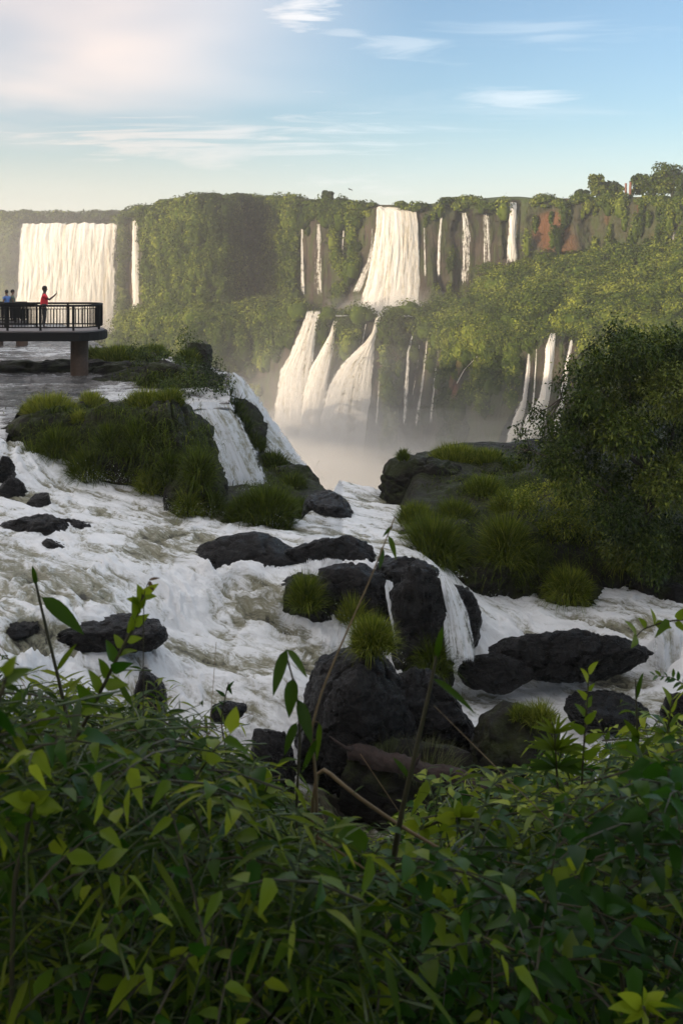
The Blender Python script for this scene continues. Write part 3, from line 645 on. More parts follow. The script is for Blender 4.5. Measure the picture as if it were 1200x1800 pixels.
# rock bed below both and the canyon rim
nx3, ny3 = 420, 420
px3 = np.linspace(-900, 2100, nx3); Y3 = (12.0*(100/12.0)**np.linspace(0, 1, ny3))[:, None] + 0*px3[None, :]; X3 = (px3[None, :]-600)/F*Y3
zl = wz(X3, np.minimum(Y3, 34)) - .75
zup = -5.9 + 0*X3; mixu = sstep(px3, 380, 150)[None, :]*sstep(Y3, 30, 35)
rbm = sstep(px3, 672, 735)[None, :]*sstep(Y3, 24.3 + 0*X3, 25.3); zl = zl*(1-rbm) + rbm*np.interp(Y3, [24.2, 25.2, 27, 29, 31, 36], [-8.6, -7.4, -6.95, -6.75, -6.6, -6.5])
Z3 = zl*(1-mixu) + zup*mixu + fbm(X3*.5, Y3*.5, 0*X3, 5)*.45
ed3 = edgeY(X3/Y3*F+600); Z3 = Z3 + (FLOOR-4-Z3)*sstep(Y3, ed3, ed3*1.16)
bed = mesh_np('riverbed', np.stack([X3, Y3, Z3], -1), gridF(ny3, nx3), M['bed'])
tag(bed, 'dark rock bed of the river and the right bank', 'ground', kind='structure')
def bankz(X, Y):
    return np.interp(Y, [-6, 0, 1, 3, 5, 8, 12, 14, 20], [-1.6, -1.7, -1.95, -2.75, -4.0, -6.4, -9.2, -10.4, -13]) + .12*pnoise(X*.9, Y*.9, X*0+.5)
xb, yb = np.meshgrid(np.linspace(-14, 14, 120), np.linspace(-6, 14.5, 90))
bank = mesh_np('river_bank', np.stack([xb, yb, bankz(xb, yb)], -1), gridF(90, 120), M['bed']); tag(bank, 'overgrown bank in the foreground', 'ground', kind='structure')

# ------------------------------------------------------------------ ROCKS
_ico = {}
def ico(n_):
    if n_ not in _ico:
        import bmesh
        bm = bmesh.new(); bmesh.ops.create_icosphere(bm, subdivisions=n_, radius=1); bm.verts.ensure_lookup_table()
        _ico[n_] = (np.array([v.co[:] for v in bm.verts]), np.array([[v.index for v in f.verts] for f in bm.faces])); bm.free()
    return _ico[n_]
def rock_geo(px0, px1, pt, pb, Y, dep=None, seed=1, facet=.7, sub=5, boxy=.25, bury=.18):
    r_ = np.random.default_rng(seed); co, fc = ico(sub)
    rx = (px1-px0)/2/F*Y; hh = (pb-pt)/F*Y; rz = hh*(.5+bury); dep = dep or min(rx, max(hh, .4*rx))*1.0
    s_ = np.array([rx, dep, rz]); m_ = max(.25, (rx+rz)*.5); f1 = 1.0/m_
    p = co/np.max(np.abs(co), axis=1)[:, None]**boxy; q = p*s_ + seed*3.7
    p = p*(1 + .22*fbm(q[:, 0]*f1, q[:, 1]*f1, q[:, 2]*f1, 3))[:, None]
    def chop(p, k, lo_, hi_):
        nrm = unit(r_.normal(size=(k, 3))*np.array([1, 1, .8]))
        for j in range(k):
            dt = p @ nrm[j]; d_ = np.max(dt)*(lo_ + (hi_-lo_)*r_.random()); p = p - np.maximum(dt-d_, 0)[:, None]*nrm[j]*.94
        return p
    p = chop(p, 16, .55+.25*(1-facet), .88); p = chop(p, 30, .86, .97)
    mn, mx = p.min(0), p.max(0); p = (p-mn)/(mx-mn)*2-1
    q = p*s_ + seed*3.7; out = unit(p)
    w_ = fbm(q[:, 0]*f1*.8, q[:, 1]*f1*.8, q[:, 2]*f1*.8, 3)*1.5
    crk = np.abs(pnoise(q[:, 0]*f1*1.5+w_, q[:, 1]*f1*1.5+w_, q[:, 2]*f1*2.6+w_)); crk = -np.exp(-(crk/.07)**2)
    d_ = crk*.10*m_ + fbm(q[:, 0]*f1*2.2+w_, q[:, 1]*f1*2.2, q[:, 2]*f1*4+w_, 6, .6, True)*.10*m_ + fbm(q[:, 0]*5, q[:, 1]*5, q[:, 2]*9, 4, .65)*.05
    V = p*s_ + out*d_[:, None]
    top = -(pt-H0)/F*Y; V[:, 2] += top - V[:, 2].max(); V[:, 0] += (((px0+px1)/2)-600)/F*Y; V[:, 1] += Y
    return V, fc
def rock(px0, px1, pt, pb, Y, label, dep=None, seed=1, m_='wetrock', name='boulder', cat='rock', sub=5, group=None, extra=(), **kw):
    V, fc = rock_geo(px0, px1, pt, pb, Y, dep, seed, sub=sub, **kw); Vs = [V]; Fs = [fc]; n_ = len(V)
    for e in extra:
        V2, f2 = rock_geo(*e, sub=sub, **kw); Vs.append(V2); Fs.append(f2+n_); n_ += len(V2)
    o = mesh_np(name, np.concatenate(Vs), np.concatenate(Fs), M[m_])
    recentre(o, P((px0+px1)/2, pb, Y)); return tag(o, label, cat, group)
# left island under the platform
rock(12, 220, 702, 850, 32.0, 'big dark rock island left of the near waterfall, tufted with grass', dep=2.4, seed=2, m_='rock', name='rock_island', sub=6, boxy=.6, extra=(
  (120, 330, 698, 890, 30.6, 2.2, 5), (230, 376, 700, 915, 29.4, 1.8, 8), (290, 396, 800, 940, 27.6, 1.2, 13), (10, 140, 745, 842, 31.0, 1.4, 14), (320, 378, 740, 870, 31, .9, 19), (375, 520, 868, 945, 27.0, 1.0, 20), (60, 180, 720, 845, 30.6, 1.1, 66)))
rock(150, 405, 640, 712, 41.5, 'dark mossy rock mound behind the island, topped with bushes', dep=1.6, seed=9, m_='rock', name='rock_mound', extra=((240, 400, 630, 720, 40.2, 1.3, 31), (330, 372, 600, 660, 46, 1.2, 33), (150, 300, 610, 660, 47, 1.2, 34)))
rock(-60, 250, 630, 664, 44.9, 'long low black rock ledge behind the main pillar', dep=.8, seed=21, m_='rock', name='rock_ledge', facet=.4, extra=((-190, 70, 632, 664, 45.4, .9, 22), (140, 330, 634, 668, 44.4, .9, 23)), boxy=.6, bury=.4)
rock(466, 560, 818, 905, 36.5, 'slanting mossy rock ridge dividing the near waterfalls', dep=1.2, seed=24, m_='rock', name='rock_ridge', extra=((395, 470, 700, 800, 39.5, .9, 25), (445, 520, 832, 900, 35.4, .8, 29)))
rock(532, 618, 866, 925, 28.6, 'black rock at the foot of the grassy mound by the canyon rim', dep=1.0, seed=26)
rock(545, 575, 852, 880, 36, 'small misty rock behind the black rock at the canyon rim', dep=.7, seed=27, m_='rock')
# left rocks in the rapids
rock(-10, 50, 836, 895, 26.8, 'wet black rock at the left edge under the rock island', seed=41, extra=((-10, 24, 800, 850, 27.4, .4, 42), (45, 92, 868, 905, 26.0, .3, 43)))
rock(-20, 132, 908, 975, 24.0, 'jagged black rock at the left edge, sloping down into the rapids', seed=44, dep=.6, extra=((55, 130, 945, 1000, 22.9, .45, 45),))
rock(62, 176, 908, 958, 24.6, 'wet oval rock right of the jagged rock at the left', seed=46, dep=.5)
rock(-40, 75, 1080, 1112, 19.2, 'flat wet ledge at the left edge behind the tall cane', seed=47, dep=.7, facet=.4)
rock(90, 290, 1088, 1118, 19.6, 'long low wet ledge awash left of the rapids centre', seed=48, dep=.6, facet=.4, extra=((235, 292, 1096, 1124, 19.2, .4, 49),))
rock(232, 290, 1172, 1260, 17.6, 'wet dark rock splashed with foam above the foreground shrubs', seed=50, dep=.4)
rock(370, 432, 1236, 1258, 17.4, 'tiny black rock in the foam behind the foreground grass', seed=51, dep=.25)
rock(440, 520, 1284, 1370, 16.8, 'dark rock beside the pool left of the big boulder', seed=52, dep=.5)
# middle rocks
rock(335, 550, 942, 1016, 23.4, 'black flat topped rock in mid river left of the grass clump', seed=53, dep=.75, extra=((450, 660, 940, 1016, 23.6, .6, 54),))
rock(545, 702, 990, 1110, 22.4, 'dark rock wall between the grass clump and the split waterfall', seed=55, dep=.8, extra=((640, 720, 978, 1060, 23.3, .7, 56), (490, 610, 1004, 1086, 22.3, .6, 57)))
rock(684, 792, 984, 1200, 21.6, 'tall dark rock column splitting the little waterfall', seed=57, dep=.75, extra=((770, 842, 1030, 1130, 22.6, .6, 58), (650, 770, 976, 1030, 22.9, .6, 59)))
rock(806, 940, 1146, 1200, 20.9, 'low wet rock with foam running over it below the small waterfall', seed=60, dep=.5, bury=.0)
rock(862, 1146, 1108, 1180, 21.3, 'long smooth black boulder lying in the right channel', seed=61, dep=.6, facet=.55, sub=6, bury=.0)
rock(988, 1138, 1224, 1262, 19.8, 'grey wet slab below the long black boulder', seed=62, dep=.6, facet=.4)
rock(1165, 1240, 1212, 1280, 19.8, 'dark rock at the right edge beside the grey wet slab', seed=65, dep=.5)
rock(1084, 1128, 1074, 1096, 23.6, 'small dark rock in the channel behind the long boulder', seed=66, dep=.3)
# front rocks
rock(526, 760, 1128, 1330, 18.3, 'biggest front boulder with a grass clump on its top', seed=68, dep=1.1, sub=6, extra=((640, 836, 1172, 1320, 18.6, .9, 70),))
rock(560, 708, 1172, 1320, 17.2, 'rounded grey wet boulder leaning on the biggest front boulder', seed=71, dep=.6, sub=6, facet=.5)
rock(828, 988, 1236, 1410, 17.4, 'dark upright rock with a grass tuft, right of the front boulders', seed=72, dep=.8, m_='rock')
rock(600, 840, 1290, 1400, 17.0, 'dark slab under the rotting log', seed=73, dep=.6, m_='rock')
# right bank rocks
rock(670, 840, 800, 905, 31.8, 'square black cliff block at the canyon rim on the right bank', seed=81, dep=1.3, m_='rock', sub=6, facet=.6, boxy=.85, extra=((780, 935, 806, 890, 32.6, 1.4, 82), (900, 1010, 820, 900, 31.5, 1.2, 89)))
rock(722, 862, 915, 1032, 25.7, 'dark rock under the two large grass mounds on the right bank', seed=83, dep=1.0, m_='rock', extra=((845, 960, 920, 1066, 25.5, .9, 84), (780, 900, 985, 1062, 24.9, .6, 90), (690, 760, 930, 990, 26.4, .6, 94)))
rock(930, 1075, 1018, 1082, 24.7, 'low dark rock at the waterline under the round grass clump', seed=85, dep=.7, m_='rock', extra=((985, 1110, 960, 1070, 25.8, .9, 91),))
rock(1094, 1190, 950, 1060, 25.1, 'brown rounded boulder on the right bank below the tree', seed=86, dep=.8, m_='rock', facet=.45)
rock(1150, 1230, 1024, 1095, 24.4, 'grey brown boulder at the right edge on the waterline', seed=87, dep=.6, m_='rock', facet=.45)
rock(1040, 1160, 1040, 1088, 24.6, 'flat dark rock shelf at the waterline below the brown boulder', seed=88, dep=.6, m_='rock')
rock(1050, 1300, 880, 1010, 28.5, 'shadowed rock mass under the leafy tree', seed=92, dep=1.3, m_='rock', extra=((960, 1100, 880, 1000, 29.5, 1.2, 93),))
# rotting log
t = MB(); a, b_ = P(612, 1322, 16.6), P(968, 1408, 15.6)
pts = [a.lerp(b_, k/16)+Vector((0, .04*math.sin(k*.9), .035*math.sin(k*1.7))) for k in range(17)]
fine = [pts[int(k/4)].lerp(pts[min(16, int(k/4)+1)], k/4-int(k/4)) for k in range(65)]
t.tube(fine, [.12, .15, .13, .135, .115, .12, .09, .08, .04], 26, rough=.09)
t.tube([pts[5], pts[5]+Vector((.1, -.2, .15)), pts[5]+Vector((.15, -.3, .32))], [.05, .03, .015], 6)
t.tube([pts[1], pts[1]+Vector((-.25, -.1, .12)), pts[1]+Vector((-.5, -.1, .3))], [.06, .03, .01], 6)
o = t.build('fallen_log', M['log']); recentre(o, a); tag(o, 'rotting red brown log lying below the front boulders', 'log')

# ------------------------------------------------------------------ near waterfalls
near_falls = [
 ('nearA', [(684, 330, 392), (697, 320, 404), (712, 318, 414), (740, 334, 432), (780, 352, 450), (830, 370, 470), (900, 384, 490)], [39.2, 37.7, 36.8, 36.2, 35.5, 34.8, 34.0], 'wide near waterfall sliding down beside the rock island', 'fallnear', 1.0),
 ('nearB', [(655, 380, 414), (668, 380, 434), (690, 384, 452), (720, 392, 470), (760, 420, 498), (810, 470, 536), (870, 510, 575)], [43.9, 43.2, 42.6, 42.0, 41.2, 40.2, 39.2], 'farther near waterfall spilling over the rim behind the grassy ridge', 'fallnear', 1.6),
 ('nearD', [(1010, 766, 788), (1030, 762, 808), (1070, 766, 826), (1120, 770, 838), (1185, 774, 850)], [22.3, 21.9, 21.5, 21.1, 20.7], 'small waterfall pouring off the right side of the rock column', 'fallnearthin', .35),
 ('nearE', [(1018, 672, 690), (1050, 676, 698), (1090, 684, 704), (1150, 690, 722)], [22.4, 21.9, 21.5, 21.1], 'narrow white trickle down the left side of the rock column', 'fallnearthin', .15),
 ('nearF', [(1096, 1144, 1230), (1110, 1142, 1232), (1150, 1146, 1232), (1205, 1150, 1236)], [22.2, 21.9, 21.6, 21.2], 'short curtain of water right of the long boulder', 'fallnear', .2),
 ('nearJ', [(684, 168, 246), (692, 166, 250), (712, 170, 256)], [38.6, 38.0, 37.4], 'short white step of water behind the rock island', 'fallnear', .2),
]
for nm, rows_, Yr, lab, mt, bl in near_falls:
    fall_mesh(nm, rows_, Yr, M[mt], lab, 'near waterfalls', bulge=bl, nu=70, nv=110, wob=.42 if mt == 'fallnear' else .16, edgew=.16)

# spray drops thrown up where the water crashes (px, py, spread px, height px, Y, count)
co, fc = ico(1); V = []; 
splash = [(180, 850, 90, 30, 27.6, 900), (330, 905, 60, 26, 26.5, 500), (60, 850, 50, 30, 27.4, 400), (290, 900, 40, 30, 27, 350), (430, 1030, 60, 20, 22.3, 300), (340, 1020, 60, 34, 22.3, 500), (500, 1120, 90, 26, 21.2, 900),
          (590, 1120, 40, 40, 21.2, 500), (480, 925, 30, 26, 26.2, 250), (620, 940, 60, 12, 25.5, 300), (800, 1185, 50, 24, 20.2, 400), (790, 1020, 30, 16, 22.1, 260), (880, 1215, 70, 14, 19.9, 400), (700, 1170, 25, 30, 20.8, 250),
          (380, 708, 40, 14, 37, 300), (440, 870, 40, 30, 33, 500), (1000, 1080, 120, 10, 23.6, 500), (1180, 1190, 40, 24, 21, 400),
          (300, 1190, 50, 30, 18.6, 400), (400, 1290, 50, 20, 17.6, 300), (740, 1010, 40, 10, 22.9, 200), (860, 1060, 60, 16, 24.2, 400), (120, 990, 60, 16, 22.8, 300), (490, 1015, 60, 14, 22.8, 300)]
from mathutils.bvhtree import BVHTree
def bvh_of(*obs):
    v_, f_ = [], []
    for o_ in obs:
        k = len(v_); v_.extend([tuple(o_.location + v.co) for v in o_.data.vertices]); f_.extend([[i+k for i in q.vertices] for q in o_.data.polygons])
    return BVHTree.FromPolygons(v_, f_)
waterbvh = bvh_of(river, upr)
cs = []; rs = []
for px, py, sp, hp, Y, k in splash:
    hh_ = waterbvh.ray_cast(Vector((0, 0, 0)), P(px, py, 1.0).normalized())
    if hh_[0] is not None and abs(hh_[0].y-Y) < 9: Y = hh_[0].y
    k = int(k*.7); u = rng.normal(size=k)*sp*.45; ht = np.abs(rng.normal(size=k))**1.3*hp*.33*np.exp(-(u/sp)**2)
    clus = pnoise(u*.11+px, ht*.05, u*0+Y)*9
    yy = Y + rng.normal(size=k)*.35
    cs.append(np.stack([(px+u-600)/F*yy, yy, -(py-ht-clus*.4-H0)/F*yy + .05], 1)); rs.append((.002+.004*rng.random(k)**3)*Y/22)
cs = np.concatenate(cs); rs = np.concatenate(rs)
ctet = np.array([(1, 1, 1), (1, -1, -1), (-1, 1, -1), (-1, -1, 1)], float); 
oc = np.array([(1,0,0),(-1,0,0),(0,1,0),(0,-1,0),(0,0,1),(0,0,-1)], float); of = np.array([(0,2,4),(2,1,4),(1,3,4),(3,0,4),(2,0,5),(1,2,5),(3,1,5),(0,3,5)])
V = (cs[:, None, :] + oc[None]*rs[:, None, None]*(1+.8*rng.random((len(cs), 1, 3)))).reshape(-1, 3)
Fq = (of[None]+np.arange(len(cs))[:, None, None]*6).reshape(-1, 3)
o = mesh_np('water_spray', V, Fq, M['spray']); tag(o, 'fine white drops thrown up by the rapids', 'spray', kind='stuff')
# ------------------------------------------------------------------ GRASS TUFTS, BUSHES AND THE RIGHT TREE
from mathutils.bvhtree import BVHTree
bpy.context.view_layer.update()
_v, _f = [], []
for o in C.objects:
    if o.type == 'MESH' and (o.get('category') == 'rock' or o.name.startswith('riverbed')):
        k = len(_v); _v.extend([tuple(o.matrix_world @ v.co) for v in o.data.vertices]); _f.extend([[i+k for i in p.vertices] for p in o.data.polygons])
rockbvh = BVHTree.FromPolygons(_v, _f)
def ground_Y(px, py, Y):
    """distance at which something really stands on the rocks there"""
    h = rockbvh.ray_cast(Vector((0, 0, 0)), P(px, py, 1.0).normalized())
    if h[0] is not None and abs(h[0].y-Y) < 7: return h[0].y
    return Y
def tuft(px, pyb, w, h, Y, label, n_=420, tint=.45, droop=.75, m_='grass', group=None, name='grass_tuft', bw=1.0, flat=.4):
    Y = ground_Y(px, pyb+(5 if px in (655, 950, 912, 708, 538) else -.25*h), Y) - (.0 if px in (655, 950, 912, 708, 538) else .05); c = np.array(P(px, pyb, Y)); r0 = w/2/F*Y; hh = h/F*Y
    an = rng.random(n_)*2*math.pi; q = np.sqrt(rng.random(n_))
    base = c + np.stack([np.cos(an)*q*r0*.6, np.sin(an)*q*r0*.5, (1-q**2)*hh*flat-.10*hh+rng.normal(size=n_)*.03*hh], 1)
    out = np.stack([np.cos(an), np.sin(an), 0*an], 1)
    lean = .25+.75*q*rng.random(n_)
    d = out*lean[:, None] + np.array([0, 0, 1.]) + .18*rng.normal(size=(n_, 3))
    L = hh*(.42+.42*rng.random(n_)); dr = droop*(.4+.8*rng.random(n_))*lean
    # keep the outline: outward reach about r0
    wd = (.011+.010*rng.random(n_))*Y/20*bw*(1 if Y > 12 else .6)
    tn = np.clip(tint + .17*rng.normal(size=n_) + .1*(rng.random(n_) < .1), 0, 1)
    V, Fq, T = leaves(base, d, np.tile([0, 0, 1.], (n_, 1))+.3*rng.normal(size=(n_, 3)), L, wd, dr, tn, rows=5, fold=.1, shape='blade')
    # the roots: a small dark mat of soil and thatch
    o = mesh_np(name, V, Fq, M[m_], tint=T); recentre(o, c)
    return tag(o, label, 'grass', group)
G1 = 'grass tufts on the left rock island'; G2 = 'grass mounds on the right bank'
T_ = [ # px, base py, w, h, Y, label, n, tint, droop
 (270, 628, 80, 30, 47, 'grass strip where the terrace drops away behind the dark bushes', 500, .45, .6), (330, 640, 60, 36, 46, 'leaning grass at the outer rim behind the dark bushes', 400, .35, .7),
 (88, 728, 130, 46, 33.4, 'wide yellow green grass mat on the left top of the rock island', 900, .72, .5), (160, 716, 60, 36, 33.8, 'short bright tuft on the island top beside the wide mat', 350, .72, .5),
 (140, 742, 40, 30, 32.0, 'small pale tuft hanging at the edge of the island top', 220, .7, .9),
 (258, 716, 120, 40, 35.0, 'long grass mat on the right top of the rock island', 800, .6, .6), (300, 712, 60, 40, 35.2, 'olive tuft at the brink of the near waterfall', 350, .5, .6),
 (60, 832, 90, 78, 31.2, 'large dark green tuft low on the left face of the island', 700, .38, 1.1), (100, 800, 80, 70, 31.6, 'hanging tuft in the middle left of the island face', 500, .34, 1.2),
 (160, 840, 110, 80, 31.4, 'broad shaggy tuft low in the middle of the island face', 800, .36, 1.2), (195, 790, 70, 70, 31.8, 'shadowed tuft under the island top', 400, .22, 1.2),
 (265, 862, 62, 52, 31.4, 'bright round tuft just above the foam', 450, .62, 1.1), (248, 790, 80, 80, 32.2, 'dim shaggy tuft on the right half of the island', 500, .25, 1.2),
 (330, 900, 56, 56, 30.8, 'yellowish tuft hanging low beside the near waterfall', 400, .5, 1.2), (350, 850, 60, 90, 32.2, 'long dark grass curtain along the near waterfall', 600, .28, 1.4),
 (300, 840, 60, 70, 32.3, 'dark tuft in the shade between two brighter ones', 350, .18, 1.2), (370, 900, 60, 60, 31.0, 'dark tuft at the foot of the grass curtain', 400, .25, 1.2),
 (468, 905, 150, 64, 29.2, 'big dark grassy mound below the near waterfall', 1500, .30, .9), (430, 915, 90, 56, 28.8, 'dark left shoulder of the grassy mound', 700, .24, 1.0), (520, 915, 90, 56, 28.9, 'right shoulder of the grassy mound above the river', 700, .26, 1.0), (480, 930, 110, 50, 28.3, 'fringe of grass at the foot of the grassy mound', 700, .22, 1.1),
 (445, 790, 60, 40, 38.8, 'dark tuft high on the slanting ridge', 350, .25, .9), (480, 825, 70, 44, 37.6, 'tuft halfway down the slanting ridge', 400, .28, .9), (515, 858, 64, 36, 36.6, 'lowest tuft of the slanting ridge, touched by mist', 380, .34, .9),
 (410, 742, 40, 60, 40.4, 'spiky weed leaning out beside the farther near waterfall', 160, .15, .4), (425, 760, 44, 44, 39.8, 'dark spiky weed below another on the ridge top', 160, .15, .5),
 (210, 634, 130, 34, 46.5, 'long grassy strip behind the main pillar', 900, .5, .6), (165, 630, 40, 28, 47.5, 'grass clump directly right of the main pillar', 260, .45, .6),
 # right bank
 (760, 985, 140, 106, 27.0, 'largest grass mound on the right bank, beside the square block', 1700, .40, 1.1), (730, 920, 90, 50, 28.6, 'yellow tinged grass behind the largest mound', 600, .5, .9), (800, 915, 90, 50, 28.8, 'grass filling the gap behind the two large mounds', 600, .42, .9),
 (888, 985, 90, 110, 26.6, 'tall shaggy grass mound in the middle of the right bank', 1300, .48, 1.2), (900, 900, 110, 50, 28.6, 'olive grass slope between mound and tree', 800, .5, .9), (850, 870, 110, 44, 30.2, 'grass tuft on the ledge of the square block', 700, .45, .9),
 (998, 1048, 92, 70, 25.0, 'round bright grass clump at the waterline', 1100, .55, 1.2), (1100, 990, 96, 58, 25.8, 'pale arching grass clump above the brown boulder', 900, .62, 1.2), (1180, 985, 60, 50, 26.4, 'dim grass clump near the right edge under the tree', 400, .4, 1.1),
 (800, 812, 130, 40, 32.0, 'bright grass cap on the square block', 1100, .58, .6), (856, 816, 90, 36, 32.4, 'grass right of the bright cap on the block', 600, .5, .6), (708, 808, 26, 24, 31.8, 'lone little tuft on the left corner of the square block', 160, .35, .5), (900, 830, 60, 34, 32.2, 'dark tuft where the block meets the tree', 350, .35, .8),
 (940, 1000, 50, 60, 26.4, 'dark tuft between the tall mound and the round clump', 350, .25, 1.2),
 # mid river
 (538, 1066, 66, 76, 21.7, 'green grass clump between the two mid river rocks', 700, .45, 1.0), (655, 1140, 96, 76, 18.9, 'yellow green grass clump crowning the biggest front boulder', 1100, .56, 1.0), (620, 1095, 50, 60, 20.8, 'thin dry grass behind the yellow green clump', 300, .6, .6),
 (762, 1180, 70, 90, 20.9, 'wet dark grass hanging in the small waterfall', 400, .3, 1.3),
 (950, 1270, 70, 48, 17.3, 'wispy pale tuft on the dark upright rock', 380, .62, .9), (912, 1262, 40, 34, 17.3, 'short spiky tuft left of the wispy pale one', 160, .5, .8)]
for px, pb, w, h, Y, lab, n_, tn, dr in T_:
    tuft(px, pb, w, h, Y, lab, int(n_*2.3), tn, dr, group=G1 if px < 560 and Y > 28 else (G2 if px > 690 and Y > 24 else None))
o = tuft(745, 1350, 170, 78, 16.4, 'thin pale grass growing between the log and the front boulders', 700, .55, .5, 'drygrass', bw=.6, flat=.1)
tuft(680, 1330, 60, 60, 16.7, 'few dry stalks beside the rounded grey boulder', 120, .4, .4, 'drygrass', bw=.6, flat=.1)
# grass carpet joining the tufts on the rocks
def carpet(name, spots, label, tint, m_='grass'):
    b_, d_, L_, w_, r_, t_ = [], [], [], [], [], []
    for px, py, sx_, sy_, Y, sY, n_, h in spots:
        Yy = Y + sY*rng.normal(size=n_)*.5; x = px+rng.normal(size=n_)*sx_*.5; y = py+rng.normal(size=n_)*sy_*.5
        k = np.stack([(x-600)/F*Yy, Yy, -(y-H0)/F*Yy], 1); b_.append(k); hh = h/F*Y
        d_.append(np.stack([rng.normal(size=n_)*.5, -.4+rng.normal(size=n_)*.4, np.full(n_, .8)], 1)); L_.append(hh*(.6+.6*rng.random(n_))); w_.append(.02*Y/22*(.6+.6*rng.random(n_))); r_.append(.5+.9*rng.random(n_)); t_.append(np.clip(tint+.18*rng.normal(size=n_), 0, 1))
    b_ = np.concatenate(b_)
    for i in range(len(b_)):
        h = rockbvh.ray_cast(Vector((0, 0, 0)), Vector(b_[i]).normalized())
        if h[0] is not None and abs(h[0].y-b_[i][1]) < 5: b_[i] = h[0][:]
    V, Fq, T = leaves(b_, np.concatenate(d_), np.tile([0, 0, 1.], (len(b_), 1)), np.concatenate(L_), np.concatenate(w_), np.concatenate(r_), np.concatenate(t_), rows=4, fold=.1, shape='blade')
    o = mesh_np(name, V, Fq, M[m_], tint=T); return tag(o, label, 'grass', kind='stuff')
carpet('moss_grass', [(110, 770, 90, 30, 32.2, .6, 900, 26), (250, 770, 80, 60, 33.0, .6, 1500, 30), (350, 800, 30, 60, 33.0, .4, 900, 30), (160, 720, 120, 8, 34, .8, 900, 20), (270, 830, 60, 40, 32.4, .4, 900, 26), (480, 850, 60, 40, 36.5, .6, 900, 26), (280, 670, 70, 20, 41, .8, 900, 26)], 'short grass and moss creeping over the left island', .3)
carpet('bank_grass', [(820, 930, 100, 60, 28.2, .8, 1100, 26), (930, 980, 80, 60, 27.2, .8, 900, 26), (880, 850, 100, 24, 31.4, .8, 1500, 26), (1100, 960, 90, 50, 27.4, .8, 1500, 30), (1020, 920, 90, 40, 28.6, .8, 1800, 28)], 'low grass filling the gaps on the right bank', .3)

def leaf_clumps(cl, leaf, n_per, tint, spreadY=1.0, w=.5, rows=3):
    cl = [(px+rng.normal()*5, py+rng.normal()*5, rp*rng.uniform(.7, 1.15), Y) for px, py, rp, Y in cl]
    """cl: list of (px,py,rpx,Y); leaves grouped in small sprays"""
    B, D, L, Wd, T = [], [], [], [], []
    for px, py, rp, Y in cl:
        c = np.array(P(px, py, Y)); r_ = rp/F*Y; k = max(60, int(n_per*(rp/50)**2)); m_ = max(4, k//9)
        dd = unit(rng.normal(size=(m_, 3))); sp = c + dd*(r_*(.35+.65*rng.random((m_, 1))**.6))*np.array([1, spreadY, .8])
        idx = rng.integers(0, m_, k); b_ = sp[idx] + rng.normal(size=(k, 3))*leaf*.9
        d_ = dd[idx]*.6 + rng.normal(size=(k, 3))*.7; d_[:, 2] -= .1
        B.append(b_); D.append(d_); L.append(leaf*(.6+.7*rng.random(k))); T.append(np.clip(tint + .14*rng.normal() + .16*rng.normal(size=k), 0, 1))
    B = np.concatenate(B); n_ = len(B); L = np.concatenate(L)
    return leaves(B, np.concatenate(D), np.tile([0, 0, 1.], (n_, 1))+.5*rng.normal(size=(n_, 3)), L, L*w, .25*np.ones(n_), np.concatenate(T), rows=rows, fold=.2, shape='ovate')
def woody(name, cat, rootp, limbs, clumps, label, leaf, n_per, tint, mt, group=None, w=.5, r0=.08, tr='trunk'):
    root = empty(name, P(*rootp), label, cat, group)
    t = MB()
    for li, (pts, r_) in enumerate(limbs):
        t.tube([P(*p) for p in pts], r_, 7, rough=.05)
    # twigs out to every clump
    ends = [P(*p) for pts, r_ in limbs for p in pts[1:]]
    for px, py, rp, Y in clumps:
        c = P(px, py, Y); e = min(ends, key=lambda q: (q-c).length); mid = e.lerp(c, .5)+Vector((0, 0, -.05*(e-c).length))
        t.tube([e, mid, c], [r0*.22, r0*.15, r0*.06], 5)
    child(t.build(tr, M['bark']), root)
    V, Fq, T = leaf_clumps(clumps, leaf, n_per, tint, w=w)
    child(mesh_np('crown', V, Fq, M[mt], tint=T), root); return root
TY = 24.0
